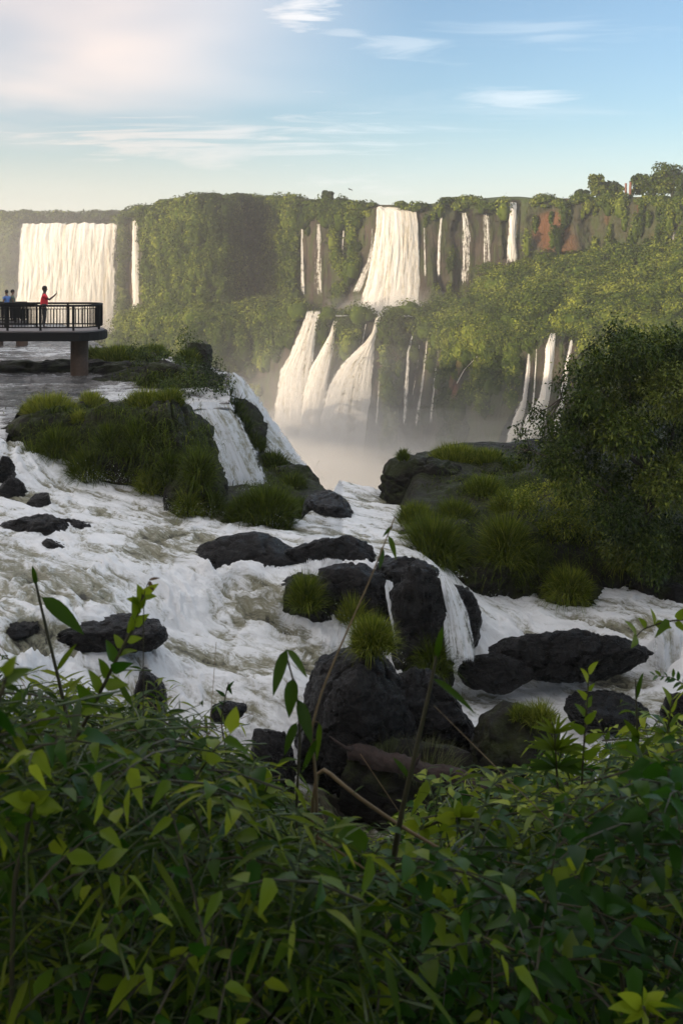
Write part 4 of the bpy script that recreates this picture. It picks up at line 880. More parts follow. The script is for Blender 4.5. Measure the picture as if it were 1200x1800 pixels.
woody('tree', 'tree', (1128, 1010, TY+.6), [
   ([(1128, 1010, TY+.6), (1130, 960, TY+.5), (1138, 900, TY+.3), (1128, 820, TY), (1108, 740, TY), (1105, 650, TY)], [.11, .09, .07, .04, .02]),
   ([(1138, 900, TY+.3), (1170, 820, TY+.2), (1190, 720, TY+.2), (1185, 640, TY)], [.07, .05, .03, .015]),
   ([(1128, 820, TY), (1070, 780, TY-.3), (1020, 740, TY-.4), (985, 700, TY-.3)], [.05, .035, .025, .01]),
   ([(1132, 930, TY+.3), (1060, 860, TY-.5), (1000, 820, TY-.6), (930, 790, TY-.7)], [.05, .035, .025, .008]),
   ([(1108, 740, TY), (1060, 690, TY+.3), (1030, 640, TY+.4), (1020, 620, TY+.4)], [.03, .025, .015, .008])],
  [(px, py, r_, TY+.9*math.sin(i*2.4)) for i, (px, py, r_) in enumerate([
   (1105, 606, 34), (1085, 590, 18), (1135, 612, 34), (1170, 622, 40), (1195, 610, 40), (1060, 640, 34), (1030, 660, 32), (1015, 700, 30), (1070, 690, 52), (1120, 680, 56), (1180, 690, 60), (1215, 740, 60), (1000, 720, 26), (1040, 740, 46),
   (990, 755, 24), (1095, 755, 56), (1150, 770, 60), (1010, 790, 40), (960, 742, 18), (950, 735, 10), (975, 800, 30), (1050, 830, 52), (1110, 840, 56), (1180, 850, 60), (950, 770, 16), (935, 790, 16), (912, 788, 12), (960, 820, 26), (1000, 850, 40),
   (1150, 910, 50), (1128, 985, 30), (1150, 1000, 26), (1096, 965, 30), (1128, 950, 36), (1100, 930, 34), (1160, 960, 36), (1080, 900, 46), (1210, 930, 50), (1220, 650, 50), (1225, 830, 60), (1150, 640, 44), (1090, 640, 40), (1040, 620, 20), (1120, 585, 14), (1155, 596, 16), (1130, 576, 10), (1008, 636, 14), (984, 686, 14), (938, 726, 12), (922, 752, 12), (966, 772, 14), (898, 796, 10), (1176, 588, 14), (1076, 574, 10), (992, 660, 12), (952, 800, 14), (1048, 604, 14), (1000, 770, 20), (975, 720, 14)])],
  'dense dark tree with small leaves leaning over the right bank', .105, 2000, .46, 'tree_leaf', w=.55, r0=.08)
woody('bush', 'bush', (985, 950, 26.4), [([(985, 950, 26.4), (980, 900, 26.2), (960, 870, 26)], [.03, .02, .01]), ([(985, 950, 26.4), (1030, 890, 26.2)], [.03, .01])],
  [(930, 890, 34, 26.4), (970, 870, 34, 26.2), (1010, 885, 36, 26), (960, 915, 40, 26), (1000, 925, 40, 25.8), (1040, 915, 36, 26), (920, 870, 24, 27), (1050, 870, 34, 26.4)], 'leafy bright green bush in front of the dark tree', .085, 2000, .66, 'grass', w=.5, r0=.05, tr='stem')
woody('bush', 'bush', (1150, 960, 25.4), [([(1150, 960, 25.4), (1150, 900, 25.2)], [.03, .01])],
  [(1120, 930, 34, 25.4), (1170, 940, 34, 25.2), (1195, 960, 30, 25.2), (1090, 945, 26, 25.6), (1060, 940, 26, 25.8), (1190, 1000, 24, 25)], 'sparse dim bush at the foot of the dark tree', .08, 1300, .45, 'tree_leaf', r0=.05, tr='stem')
woody('bush', 'bush', (350, 690, 41), [([(350, 690, 41), (350, 650, 41)], [.05, .02])],
  [(330, 655, 30, 41), (360, 670, 34, 40.6), (390, 690, 26, 40.4), (300, 670, 26, 41), (350, 640, 22, 41.4), (372, 650, 20, 41), (380, 676, 26, 38.2), (398, 690, 20, 37.6), (404, 674, 18, 38.4), (330, 676, 28, 37.6), (300, 682, 24, 37.4), (356, 682, 26, 37.6), (340, 660, 26, 39), (376, 694, 16, 37.2), (340, 692, 16, 37.2)], 'dark bush crowning the mound above the near waterfall', .12, 1500, .38, 'tree_leaf', r0=.07, tr='stem')
woody('bush', 'bush', (270, 650, 43), [([(270, 655, 43), (270, 620, 43)], [.05, .02])],
  [(250, 620, 26, 43), (275, 625, 28, 42.6), (300, 640, 26, 42.2), (255, 645, 26, 42.4), (290, 660, 26, 42), (236, 628, 18, 43.4)], 'dark bush left of the small white cascade', .12, 1500, .42, 'tree_leaf', r0=.07, tr='stem')
woody('bush', 'bush', (340, 630, 50), [([(340, 630, 50), (340, 605, 50)], [.06, .02])],
  [(332, 600, 20, 50), (352, 608, 18, 50), (340, 615, 20, 49.6), (320, 598, 10, 50), (358, 620, 10, 49.6)], 'small round bush right behind the small white cascade', .14, 1500, .34, 'tree_leaf', r0=.07, tr='stem')
woody('bush', 'bush', (166, 606, 62), [([(166, 606, 62), (166, 590, 62)], [.06, .02])],
  [(160, 594, 12, 62), (172, 598, 12, 62)], 'small shrub under the end of the platform', .15, 1200, .4, 'tree_leaf', r0=.07, tr='stem')
# ------------------------------------------------------------------ WALKWAY AND PEOPLE
DZ = -3.06
def wx(px, Y=42.0): return Xat(px, Y)
wk = empty('walkway', (wx(60), 43, DZ), 'dark viewing walkway on round brown pillars with one person in red on it', 'walkway')
xe = wx(172); xs = wx(-160)
# deck: rounded end in plan
pl = [(xs, 41.8), (xe-.9, 41.8)] + [(xe-.9+.9*math.cos(a), 43.1+1.3*math.sin(a)) for a in np.linspace(-1.45, 1.45, 14)] + [(xe-.9, 44.4), (xs, 44.4)]
def slab(pts, z0, z1, name, mat_):
    import bmesh
    bm = bmesh.new(); lo_ = [bm.verts.new((x, y, z0)) for x, y in pts]; up_ = [bm.verts.new((x, y, z1)) for x, y in pts]
    bm.faces.new(lo_[::-1]); bm.faces.new(up_); n_ = len(pts)
    for i in range(n_): bm.faces.new((lo_[i], lo_[(i+1) % n_], up_[(i+1) % n_], up_[i]))
    bmesh.ops.recalc_face_normals(bm, faces=bm.faces); bmesh.ops.bevel(bm, geom=[e for e in bm.edges if abs(e.verts[0].co.z-e.verts[1].co.z) < 1e-5], offset=.03, segments=2, affect='EDGES')
    me = bpy.data.meshes.new(name); bm.to_mesh(me); bm.free(); me.materials.append(mat_); o = bpy.data.objects.new(name, me); C.objects.link(o); return o
child(slab(pl, DZ-.07, DZ, 'deck', M['deck']), wk)
grow = lambda e: [((x+e if x > xs+1 else x), 43.1+(y-43.1)*(1+e/1.3)) for x, y in pl]
child(slab(grow(.10), DZ-.42, DZ-.073, 'edge_beam', M['darkmetal']), wk)
for x0, Y, zb_, r_ in ((140, 43.3, -5.6, .36), (45, 55, -5.6, .33), (2, 57, -5.6, .33)):
    pass
t = MB(); t.tube([(wx(140, 43.3), 43.3, -5.8), (wx(140, 43.3), 43.3, -5.2), (wx(140, 43.3), 43.3, DZ-.423)], [.38, .37, .365], 20); child(t.build('pillar', M['concrete']), wk)
# railing: posts, rails, balusters along the outline
rl = [(xs, 41.95), (xe-.9, 41.95)] + [(xe-.9+.78*math.cos(a), 43.1+1.15*math.sin(a)) for a in np.linspace(-1.45, 1.45, 12)] + [(xe-.9, 44.25), (xs, 44.25)]
RH = 1.02
def rail_run(pts, root, RH=RH, z=DZ, step=.13, posts=1.35):
    hr = MB(); hr.tube([(x, y, z+RH) for x, y in pts], .045, 8); child(hr.build('handrail', M['darkmetal']), root)
    br = MB(); br.tube([(x, y, z+.13) for x, y in pts], .028, 6); child(br.build('bottom_rail', M['darkmetal']), root)
    tr_ = MB(); tr_.tube([(x, y, z+RH-.13) for x, y in pts], .018, 6); child(tr_.build('middle_rail', M['darkmetal']), root)
    P2 = np.array(pts); seg = np.linalg.norm(np.diff(P2, axis=0), axis=1); cum = np.concatenate([[0], np.cumsum(seg)])
    bl = MB()
    for s_ in np.arange(0.1, cum[-1], step):
        x = np.interp(s_, cum, P2[:, 0]); y = np.interp(s_, cum, P2[:, 1]); bl.box((x-.011, y-.011, z+.13), (x+.011, y+.011, z+RH-.13))
    child(bl.build('balusters', M['darkmetal'], smooth=False), root)
    for s_ in np.arange(.02, cum[-1], posts):
        x = np.interp(s_, cum, P2[:, 0]); y = np.interp(s_, cum, P2[:, 1]); pm = MB(); pm.box((x-.04, y-.03, z), (x+.04, y+.03, z+RH-.03)); child(pm.build('post', M['darkmetal'], smooth=False), root)
rail_run(rl, wk)
# closed mesh panels at the left and at the end of the platform
for xa, xb_ in ((wx(-160), wx(64)),):
    pm = MB(); nb = int((xb_-xa)/.045)
    for k in range(nb): x = xa + k*.045; pm.box((x-.012, 41.90, DZ+.30), (x+.012, 41.92, DZ+RH+.08))
    pm.box((xa, 41.875, DZ+RH+.03), (xb_, 41.945, DZ+RH+.13)); pm.box((xa, 41.88, DZ+.24), (xb_, 41.94, DZ+.30))
    child(pm.build('mesh_panel', M['darkmetal'], smooth=False), wk)
pm = MB()
for k in range(22):
    a = -1.2 + 2.4*k/21; x, y = xe-.9+.80*math.cos(a), 43.1+1.17*math.sin(a); pm.box((x-.013, y-.013, DZ+.15), (x+.013, y+.013, DZ+RH-.04))
child(pm.build('end_panel', M['darkmetal'], smooth=False), wk)
# farther walkway with two visitors
w2 = empty('walkway', (Xat(-60, 58), 58, -4.0), 'farther walkway seen behind the near one at the left edge', 'walkway')
x2a, x2b = Xat(-200, 58), Xat(37, 58); D2 = Zat(565, 58)
child(slab([(x2a, 56.6), (x2b, 56.6), (x2b, 59.4), (x2a, 59.4)], D2-.35, D2, 'deck', M['deck']), w2)
rail_run([(x2a, 56.75), (x2b-.05, 56.75), (x2b-.05, 59.25), (x2a, 59.25)], w2, RH=Zat(533, 58)-D2, z=D2)
for px in (45, 2, -50):
    t = MB(); Yp = 58; t.tube([(Xat(px, Yp), Yp-.6, -5.8), (Xat(px, Yp), Yp-.6, -5.0), (Xat(px, Yp), Yp-.6, D2-.353)], [.34, .33, .33], 16); child(t.build('pillar', M['concrete']), w2)

def skin_obj(name, J, E, Rd, mat_, root_i=0, parent=None, sub=1):
    me = bpy.data.meshes.new(name); me.from_pydata([tuple(j) for j in J], E, []); me.update()
    o = bpy.data.objects.new(name, me); C.objects.link(o)
    sm = o.modifiers.new('skin', 'SKIN'); 
    if not me.skin_vertices: me.attributes  # layer is made by the modifier
    for i, sv in enumerate(me.skin_vertices[0].data):
        r_ = Rd[i]; sv.radius = r_ if hasattr(r_, '__len__') else (r_, r_); sv.use_root = (i == root_i)
    sm.use_smooth_shade = True
    ss = o.modifiers.new('sub', 'SUBSURF'); ss.levels = sub; ss.render_levels = sub
    me.materials.append(mat_); 
    if parent: o.parent = parent
    return o
def person(loc, rotz, label, shirt, legs, skin, arms, group=None, shirt_name='shirt', backpack=False):
    """local +X is the way the person faces"""
    J = [(0, 0, .96), (.0, 0, 1.10), (.01, 0, 1.25), (.0, 0, 1.40), (.015, 0, 1.50), (.03, 0, 1.58), (.04, 0, 1.66), (.03, 0, 1.735)]
    Rd = [(.15, .11), (.14, .105), (.15, .11), (.13, .09), .052, (.075, .085), (.085, .10), (.055, .065)]
    E = [(i, i+1) for i in range(7)]
    def chain(start, pts, rs):
        prev = start
        for p, r_ in zip(pts, rs): J.append(p); Rd.append(r_); E.append((prev, len(J)-1)); prev = len(J)-1
        return prev
    for s_ in (-1, 1):
        chain(0, [(0, .085*s_, .88), (.02, .095*s_, .50), (-.02, .10*s_, .10), (.06, .11*s_, .045), (.15, .12*s_, .035)], [.085, .055, .038, .042, .03])
        el, wr, ha = arms(s_)
        sh = (.0, .17*s_, 1.40)
        w_ = chain(3, [sh, el, wr, ha], [.055, .042, .028, .035])
        hx = Vector(ha); dv = (Vector(ha)-Vector(wr)).normalized(); sd_ = Vector((0, 1, 0))
        for f in range(4):
            a = hx + sd_*((f-1.5)*.019) + dv*.03; L = (.055, .065, .06, .045)[f]; c1 = a+dv*L*.6; c2 = c1 + dv*L*.4 + Vector((.012, 0, 0)).lerp(Vector((0, 0, 0)), .2)
            chain(w_, [tuple(a), tuple(c1), tuple(c2)], [.011, .009, .008])
        th = hx + sd_*(-s_*.035); chain(w_, [tuple(th), tuple(th+dv*.035)], [.012, .009])
    body = skin_obj('person', J, E, Rd, M[skin]); body.location = loc; body.rotation_euler = (0, 0, rotz)
    tag(body, label, 'person', group)
    # clothes
    Js = [(0, 0, .93), (0, 0, 1.08), (.01, 0, 1.25), (0, 0, 1.40), (.01, 0, 1.47)]; Rs = [(.175, .135), (.168, .132), (.175, .135), (.15, .105), (.07, .06)]; Es = [(0, 1), (1, 2), (2, 3), (3, 4)]
    for s_ in (-1, 1):
        el, wr, ha = arms(s_); sh = Vector((.0, .18*s_, 1.40)); mid = sh.lerp(Vector(el), .62)
        Js.append(tuple(sh)); Rs.append(.075); Es.append((3, len(Js)-1)); Js.append(tuple(mid)); Rs.append(.068); Es.append((len(Js)-2, len(Js)-1))
    skin_obj(shirt_name, Js, Es, Rs, M[shirt], parent=body)
    Jl = [(0, 0, .95), (0, 0, .90)]; Rl = [(.165, .125), (.15, .12)]; El = [(0, 1)]
    for s_ in (-1, 1):
        for k, (p, r_) in enumerate((((0, .088*s_, .85), .10), ((.02, .097*s_, .50), .075), ((-.01, .10*s_, .16), .058))):
            Jl.append(p); Rl.append(r_); El.append((1 if k == 0 else len(Jl)-2, len(Jl)-1))
    skin_obj('trousers', Jl, El, Rl, M[legs], parent=body)
    # hair cap, ears, nose, eyes
    co_, fc_ = ico(3); v = co_*np.array([.108, .09, .10]); v = v[:, :] + np.array([.02, 0, 1.705]); v[:, 0] -= np.clip(1.70-v[:, 2], 0, 1)*.5
    h_o = mesh_np('hair', v, fc_, M['hair']); h_o.parent = body
    t = MB(); t.tube([(.115, 0, 1.665), (.142, 0, 1.645), (.125, 0, 1.635)], [.008, .014, .01], 6); o_ = t.build('nose', M[skin]); o_.parent = body
    for s_ in (-1, 1):
        t = MB(); t.tube([(.03, .088*s_, 1.68), (.022, .10*s_, 1.655), (.035, .09*s_, 1.625)], [.012, .018, .01], 6); o_ = t.build('ear', M[skin]); o_.parent = body
        t = MB(); t.tube([(.105, .03*s_, 1.672), (.123, .032*s_, 1.672), (.126, .032*s_, 1.672)], [.012, .012, .006], 6); o_ = t.build('eye', M['hair']); o_.parent = body
    t = MB(); t.tube([(.118, -.022, 1.607), (.128, 0, 1.605), (.118, .022, 1.607)], .006, 5); o_ = t.build('mouth', M['hair']); o_.parent = body
    return body
def arms_phone(s_): return ((.20, .17*s_, 1.20), (.40, .07*s_, 1.36), (.465, .045*s_, 1.43))
def arms_down(s_): return ((.02, .22*s_, 1.14), (.12, .20*s_, .98), (.16, .19*s_, .93))
pz = person((Xat(78, 43.2), 43.2, DZ+.005), .35, 'person in a red t-shirt and black trousers photographing the falls with a raised phone', 'red', 'shorts', 'skin', arms_phone)
t = MB(); t.box((-.006, -.04, -.078), (.006, .04, .078)); ph = t.build('phone', M['phone'], smooth=False)
ph.location = Vector((Xat(78, 43.2), 43.2, DZ)) + Vector((.50*math.cos(.35), .50*math.sin(.35), 1.52)); ph.rotation_euler = (0, -.15, .35)
tag(ph, 'black phone held up by the person in the red t-shirt', 'phone')
person((Xat(12.5, 57.8), 57.8, D2+.005), 2.6, 'person in a blue shirt leaning near the left edge of the farther walkway', 'blue', 'shorts', 'pskin', arms_down)
person((Xat(22, 58.2), 58.2, D2+.005), .4, 'person in grey green clothes beside the one in blue on the farther walkway', 'grey', 'shorts', 'pskin', arms_down)
# ------------------------------------------------------------------ FOREGROUND PLANTS
def ptop(px): return np.interp(px, [-300, 0, 60, 120, 200, 260, 320, 400, 470, 560, 640, 720, 800, 880, 960, 1040, 1120, 1200, 1500], [1180, 1200, 1235, 1215, 1235, 1265, 1290, 1315, 1390, 1500, 1520, 1470, 1430, 1415, 1380, 1350, 1330, 1300, 1280])
def sprays(n_, pxr, Yr, kind, leafL, per, tint, wk_, spread, seg=.45, pyofs=0, bias=1.0):
    """arching twigs with leaves; returns leaf arrays and twig tubes"""
    px = pxr[0]+(pxr[1]-pxr[0])*rng.random(n_); Y = Yr[0]+(Yr[1]-Yr[0])*rng.random(n_)**.9
    X = Xat(px, Y); zt_ = -(ptop(px)+pyofs+rng.normal(size=n_)*24+46*pnoise(px*.03, px*0, px*0+1.5)-H0)/F*Y; zb_ = np.maximum(bankz(X, Y)+.05, -(1900-H0)/F*Y)
    u = rng.random(n_)**bias; z = zb_ + (zt_-zb_)*(1-u*.95)
    L = seg*(.6+.8*rng.random(n_)); an = rng.random(n_)*2*math.pi; up_ = .25+.9*rng.random(n_)
    d0 = unit(np.stack([np.cos(an), np.sin(an)*.8-.25, up_], 1))
    s_ = np.linspace(.12, 1, per)
    start = np.stack([X, Y, z], 1) - d0*L[:, None]*.55
    cen = start[:, None, :] + d0[:, None, :]*(L[:, None]*s_)[..., None]; cen[..., 2] -= (L[:, None]*.35*s_**2)
    side = unit(np.cross(d0, [0, 0, 1.])); alt = np.where(np.arange(per) % 2 == 0, 1., -1.)
    tan = d0[:, None, :] - np.array([0, 0, .7])*s_[None, :, None]
    dl = unit(tan + side[:, None, :]*alt[None, :, None]*spread + .3*rng.normal(size=(n_, per, 3)))
    k = n_*per
    LL = leafL*(.55+.75*rng.random(k))*np.repeat(.8+.5*rng.random(n_), per)
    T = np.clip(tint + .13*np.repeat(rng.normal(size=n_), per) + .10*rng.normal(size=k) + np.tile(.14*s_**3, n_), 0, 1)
    V, Fq, TT = leaves(cen.reshape(-1, 3), dl.reshape(-1, 3), np.tile([0, -.2, 1.], (k, 1))+.45*rng.normal(size=(k, 3)), LL, LL*wk_*(.8+.4*rng.random(k)), .15+.5*rng.random(k), T, rows=5, fold=.3, shape=kind)
    return (V, Fq, TT), start, d0, L
def under(name, parts, mat_, label, stemmat):
    m_ = MB(); st_ = MB()
    for (g_, start, d0, L) in parts:
        m_.add(*g_)
        for i in range(0, len(start), 1):
            ss = np.linspace(0, 1, 4)[:, None]; p = start[i] + d0[i]*L[i]*ss; p[:, 2] -= L[i]*.35*ss[:, 0]**2
            k = 3; a = np.arange(k)*2.1; r_ = np.array([.0028, .0024, .0018, .0010])
            V = p[:, None, :] + r_[:, None, None]*np.stack([np.cos(a), np.sin(a)*.6, np.sin(a)*.8], 1)[None]
            f = [(q*k+j, q*k+(j+1) % k, (q+1)*k+(j+1) % k, (q+1)*k+j) for q in range(3) for j in range(k)]
            st_.add(V.reshape(-1, 3), f)
    tag(m_.build(name, mat_), label, 'undergrowth', kind='stuff')
    tag(st_.build('undergrowth_stems', stemmat), 'thin stems inside the ' + label, 'undergrowth', kind='stuff')
under('bamboo_undergrowth', [sprays(2300, (-120, 640), (1.7, 4.6), 'lance', .075, 10, .42, .13, .75, .36), sprays(1100, (560, 1320), (2.0, 4.6), 'lance', .075, 9, .36, .13, .75, .36), sprays(600, (-120, 1320), (3.2, 4.8), 'lance', .075, 9, .62, .14, .8, .36, bias=2.6, pyofs=-22)],  # last set: yellow-green top leaves, tint also raised for the light there
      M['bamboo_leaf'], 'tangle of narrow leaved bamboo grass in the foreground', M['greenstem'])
under('leafy_undergrowth', [sprays(1500, (480, 1320), (1.8, 4.4), 'ovate', .050, 8, .40, .52, .9, .30), sprays(900, (-120, 520), (1.6, 4.2), 'ovate', .045, 6, .45, .5, .9, .28), sprays(420, (640, 1320), (2.6, 4.4), 'ovate', .055, 7, .72, .5, .9, .28, bias=2.6, pyofs=-16)],  # last set: light on the upper leaves put into a brighter tint
      M['broad_leaf'], 'mass of broad leaved plants in the foreground', M['stem'])

def plant(label, stem, leaves_, r=(.005, .002), name='leafy_plant', cat='plant', mt='broad_leaf', st='stem', fold=.3, rows=7):
    """stem: [(px,py,Y)...]; leaves_: [(px,py,px2,py2,width px,tint,shape)] with depth from the nearest stem point"""
    Y0 = stem[0][2]; P0 = [np.array(P(*s_)) for s_ in stem]
    base = np.array(P0[0]); root = empty(name, base, label, cat)
    # smooth the stem and carry it down to the bank
    g0 = base.copy(); g0[2] = float(bankz(np.array([base[0]]), np.array([base[1]]))[0]) - .03
    pts = [g0] + P0 if g0[2] < base[2]-.05 else P0
    tt_ = np.linspace(0, len(pts)-1, len(pts)*5); A = np.array(pts)
    sm_ = np.stack([np.interp(tt_, np.arange(len(pts)), A[:, k]) for k in range(3)], 1)
    for _ in range(3): sm_[1:-1] = (sm_[:-2]+2*sm_[1:-1]+sm_[2:])/4
    t = MB(); t.tube(sm_, [r[0], (r[0]+r[1])/2, r[1]], 7)
    B, D, L, Wd, T, Dr, Sh = [], [], [], [], [], [], []
    for (x0, y0, x1, y1, w, tn, *sh) in leaves_:
        i = min(range(len(stem)), key=lambda q: abs(stem[q][0]-x0)+abs(stem[q][1]-y0)); Y = stem[i][2]
        a = np.array(P(x0, y0, Y)); b_ = np.array(P(x1, y1, Y + rng.uniform(-.05, .03)))
        q = sm_[np.argmin(np.linalg.norm(sm_-a, axis=1))]
        if np.linalg.norm(q-a) > .006: t.tube([q, (q+a)/2+[0, 0, .004], a], [.0016, .0012, .001], 5)
        L_ = np.linalg.norm(b_-a); dr = .18; d = b_-a; d[2] += dr*L_
        B.append(a); D.append(d); L.append(np.linalg.norm(d)); Wd.append(w/F*Y); T.append(tn); Dr.append(dr); Sh.append(sh[0] if sh else 'ovate')
    child(t.build('stem', M[st]), root)
    for shp in set(Sh):
        k = [i for i, s_ in enumerate(Sh) if s_ == shp]; pick = lambda a: np.array([a[i] for i in k])
        upv = np.array([rng.normal()*.5, 0, 0])[None] + np.tile([0, -1.0, .75], (len(k), 1)) + .35*rng.normal(size=(len(k), 3))
        V, Fq, TT = leaves(pick(B), pick(D), upv, pick(L), pick(Wd), pick(Dr), pick(T), rows=rows, fold=fold, shape=shp)
        child(mesh_np('leaves', V, Fq, M[mt], tint=TT), root)
    return root
def auto(stem, n_, Ln, w, tint, f0=.3, ang=55, shape='ovate', tip=.2, jit=12):
    """alternate leaves along the upper part of a stem given in photo pixels"""
    S_ = np.array([s_[:2] for s_ in stem], float); cum = np.concatenate([[0], np.cumsum(np.linalg.norm(np.diff(S_, axis=0), axis=1))]); out = []
    for i in range(n_):
        f = f0 + (1-f0)*i/max(1, n_-1); x = np.interp(f*cum[-1], cum, S_[:, 0]); y = np.interp(f*cum[-1], cum, S_[:, 1])
        x2 = np.interp(min(1, f+.05)*cum[-1]+1, cum, S_[:, 0]); y2 = np.interp(min(1, f+.05)*cum[-1]+1, cum, S_[:, 1]); 
        j = np.searchsorted(cum, f*cum[-1]-1e-6); j = min(max(j, 1), len(S_)-1); dv = S_[j]-S_[j-1]; a = math.atan2(dv[1], dv[0])
        sgn = 1 if i % 2 else -1; a2 = a + sgn*R(ang*(1-.5*f)+rng.normal()*jit); l_ = Ln*(.7+.5*rng.random())*(1.15-.4*f)
        out.append((x, y, x+l_*math.cos(a2), y+l_*math.sin(a2), w*(l_/Ln), min(1, tint+tip*f**2+.06*rng.normal()), shape))
    return out
s1 = [(135, 1340, 2.6), (105, 1200, 2.6), (78, 1090, 2.6), (60, 1010, 2.6)]
plant('tall dark cane at the left with one long folded blade leaf', s1, [(74, 1050, 148, 1118, 26, .5, 'lance'), (64, 1030, 57, 993, 9, .5, 'lance'), (100, 1180, 135, 1130, 10, .6, 'lance'), (112, 1230, 150, 1185, 12, .7, 'lance')], (.006, .003), mt='bamboo_leaf')
s2 = [(108, 1350, 2.4), (160, 1250, 2.4), (205, 1160, 2.4), (238, 1095, 2.4), (252, 1045, 2.4)]
plant('leafy shoot standing tall against the white rapids, with a curled brown tip', s2, auto(s2, 16, 46, 24, .55, .35, 62) + [(250, 1050, 248, 1030, 14, .75), (252, 1050, 276, 1048, 14, .75), (246, 1060, 222, 1052, 14, .8)], (.006, .0025))
o = plant('dead curled leaf hanging on the tip of the tall leafy shoot', [(252, 1052, 2.39), (256, 1036, 2.39), (262, 1022, 2.39)], [(262, 1022, 271, 1040, 9, .9, 'lance'), (262, 1020, 282, 1016, 5, .9, 'lance')], (.0014, .001), mt='drybrown' if 'drybrown' in M else 'bamboo_leaf')
s4 = [(558, 1420, 2.5), (553, 1340, 2.5), (545, 1290, 2.5), (565, 1215, 2.52), (605, 1120, 2.55), (650, 1020, 2.6), (694, 908, 2.65)]
plant('long pale reed arching up across the river with small drooping leaves at its tip', s4, [(672, 962, 666, 1002, 13, .5, 'lance'), (682, 942, 696, 986, 13, .55, 'lance'), (690, 925, 672, 945, 6, .5, 'lance'), (560, 1270, 556, 1340, 16, .55, 'lance'), (556, 1300, 530, 1360, 14, .45, 'lance')], (.0045, .0016), st='drystem', mt='bamboo_leaf')
s5 = [(520, 1420, 2.4), (528, 1300, 2.4), (522, 1220, 2.4), (502, 1148, 2.4)]
plant('bamboo shoot with three broad hanging blades in front of the boulder', s5, [(504, 1142, 480, 1226, 22, .5, 'lance'), (504, 1142, 540, 1194, 18, .55, 'lance'), (516, 1192, 508, 1264, 26, .45, 'lance'), (524, 1230, 548, 1310, 22, .35, 'lance'), (522, 1270, 500, 1330, 18, .4, 'lance')], (.004, .002), mt='bamboo_leaf')
s6 = [(682, 1560, 2.3), (705, 1430, 2.3), (735, 1300, 2.3), (758, 1200, 2.3), (774, 1110, 2.3)]
plant('dark upright stalk in the centre with one blade leaf pointing right', s6, [(766, 1160, 778, 1098, 12, .5, 'lance'), (760, 1192, 836, 1258, 14, .5, 'lance'), (720, 1370, 690, 1330, 10, .5, 'lance')], (.0085, .003), mt='bamboo_leaf')
s7 = [(545, 1330, 2.6), (620, 1395, 2.5), (700, 1450, 2.45), (775, 1494, 2.4)]
plant('dry fallen cane slanting down to the right', s7, [(620, 1395, 640, 1380, 5, .4, 'lance')], (.006, .004), st='drystem', mt='bamboo_leaf', name='dry_cane')
s8 = [(1260, 1070, 3.0), (1215, 1088, 3.0), (1170, 1092, 3.0), (1130, 1105, 3.0), (1118, 1118, 3.0)]
plant('leafy branch reaching in from the right edge over the channel', s8, [(1118, 1118, 1097, 1090, 17, .7), (1118, 1118, 1108, 1140, 18, .65), (1135, 1104, 1120, 1085, 12, .7), (1150, 1100, 1142, 1068, 16, .75), (1150, 1098, 1180, 1104, 18, .7), (1175, 1090, 1150, 1122, 16, .6), (1190, 1090, 1200, 1068, 16, .7), (1185, 1094, 1210, 1116, 16, .7)], (.004, .0018))
s9 = [(1020, 1420, 2.9), (1024, 1330, 2.9), (1030, 1250, 2.9), (1034, 1185, 2.9)]
plant('slim upright sprig right of the dark upright rock', s9, auto(s9, 12, 34, 16, .6, .3, 60), (.004, .002))
s10 = [(1126, 1440, 2.8), (1124, 1350, 2.8), (1118, 1260, 2.8), (1116, 1195, 2.8)]
plant('single grass like shoot near the right edge with a bent blade', s10, [(1118, 1230, 1130, 1180, 10, .5, 'lance'), (1118, 1280, 1112, 1340, 14, .5, 'lance'), (1122, 1330, 1150, 1290, 12, .55, 'lance'), (1122, 1300, 1095, 1262, 12, .55, 'lance')], (.0035, .002), mt='bamboo_leaf')
s11 = [(985, 1440, 2.9), (978, 1370, 2.9), (975, 1300, 2.9), (970, 1270, 2.9)]
plant('bushy bamboo sprig fanning out beside the dark upright rock', s11, [(975, 1320, 975+52*math.cos(R(a)), 1320+42*math.sin(R(a)), 9, .6, 'lance') for a in range(-170, 20, 15)] + [(975, 1290, 975+48*math.cos(R(a)), 1290+38*math.sin(R(a)), 8, .65, 'lance') for a in range(-160, 0, 20)] + [(978, 1350, 978+58*math.cos(R(a)), 1350+36*math.sin(R(a)), 9, .5, 'lance') for a in range(-190, 30, 18)], (.004, .002), mt='bamboo_leaf')
s12 = [(1240, 1230, 2.9), (1205, 1205, 2.9), (1180, 1190, 2.9), (1150, 1188, 2.9)]
plant('small fern frond poking in at the right edge', s12, auto(s12, 18, 18, 7, .5, .1, 80, 'lance', 0, 5), (.002, .001), name='fern', cat='fern')
s13 = [(1190, 1460, 2.7), (1185, 1380, 2.7), (1170, 1300, 2.7), (1180, 1230, 2.7)]
plant('leafy shoot at the right edge below the fern frond', s13, auto(s13, 16, 44, 24, .55, .25, 60), (.005, .002))
def whorl(px, py, n_, L_, w, tn, a0=0, sq=.7, shape='ovate'):
    return [(px+4*math.cos(R(a0+k*360/n_)), py+3*math.sin(R(a0+k*360/n_)), px+L_*(.8+.35*rng.random())*math.cos(R(a0+k*360/n_)), py+L_*sq*(.8+.35*rng.random())*math.sin(R(a0+k*360/n_)), w, min(1, tn+.07*rng.normal()), shape) for k in range(n_)]
s14 = [(20, 1560, 1.7), (45, 1480, 1.7), (58, 1415, 1.7)]
plant('whorl of bright rounded leaves at the left edge', s14, whorl(58, 1412, 6, 52, 34, .72, 20, .62) + whorl(14, 1440, 5, 40, 26, .6, 0, .7), (.005, .003))
s15 = [(640, 1800, 1.9), (655, 1700, 1.9), (700, 1610, 1.9), (735, 1555, 1.9)]
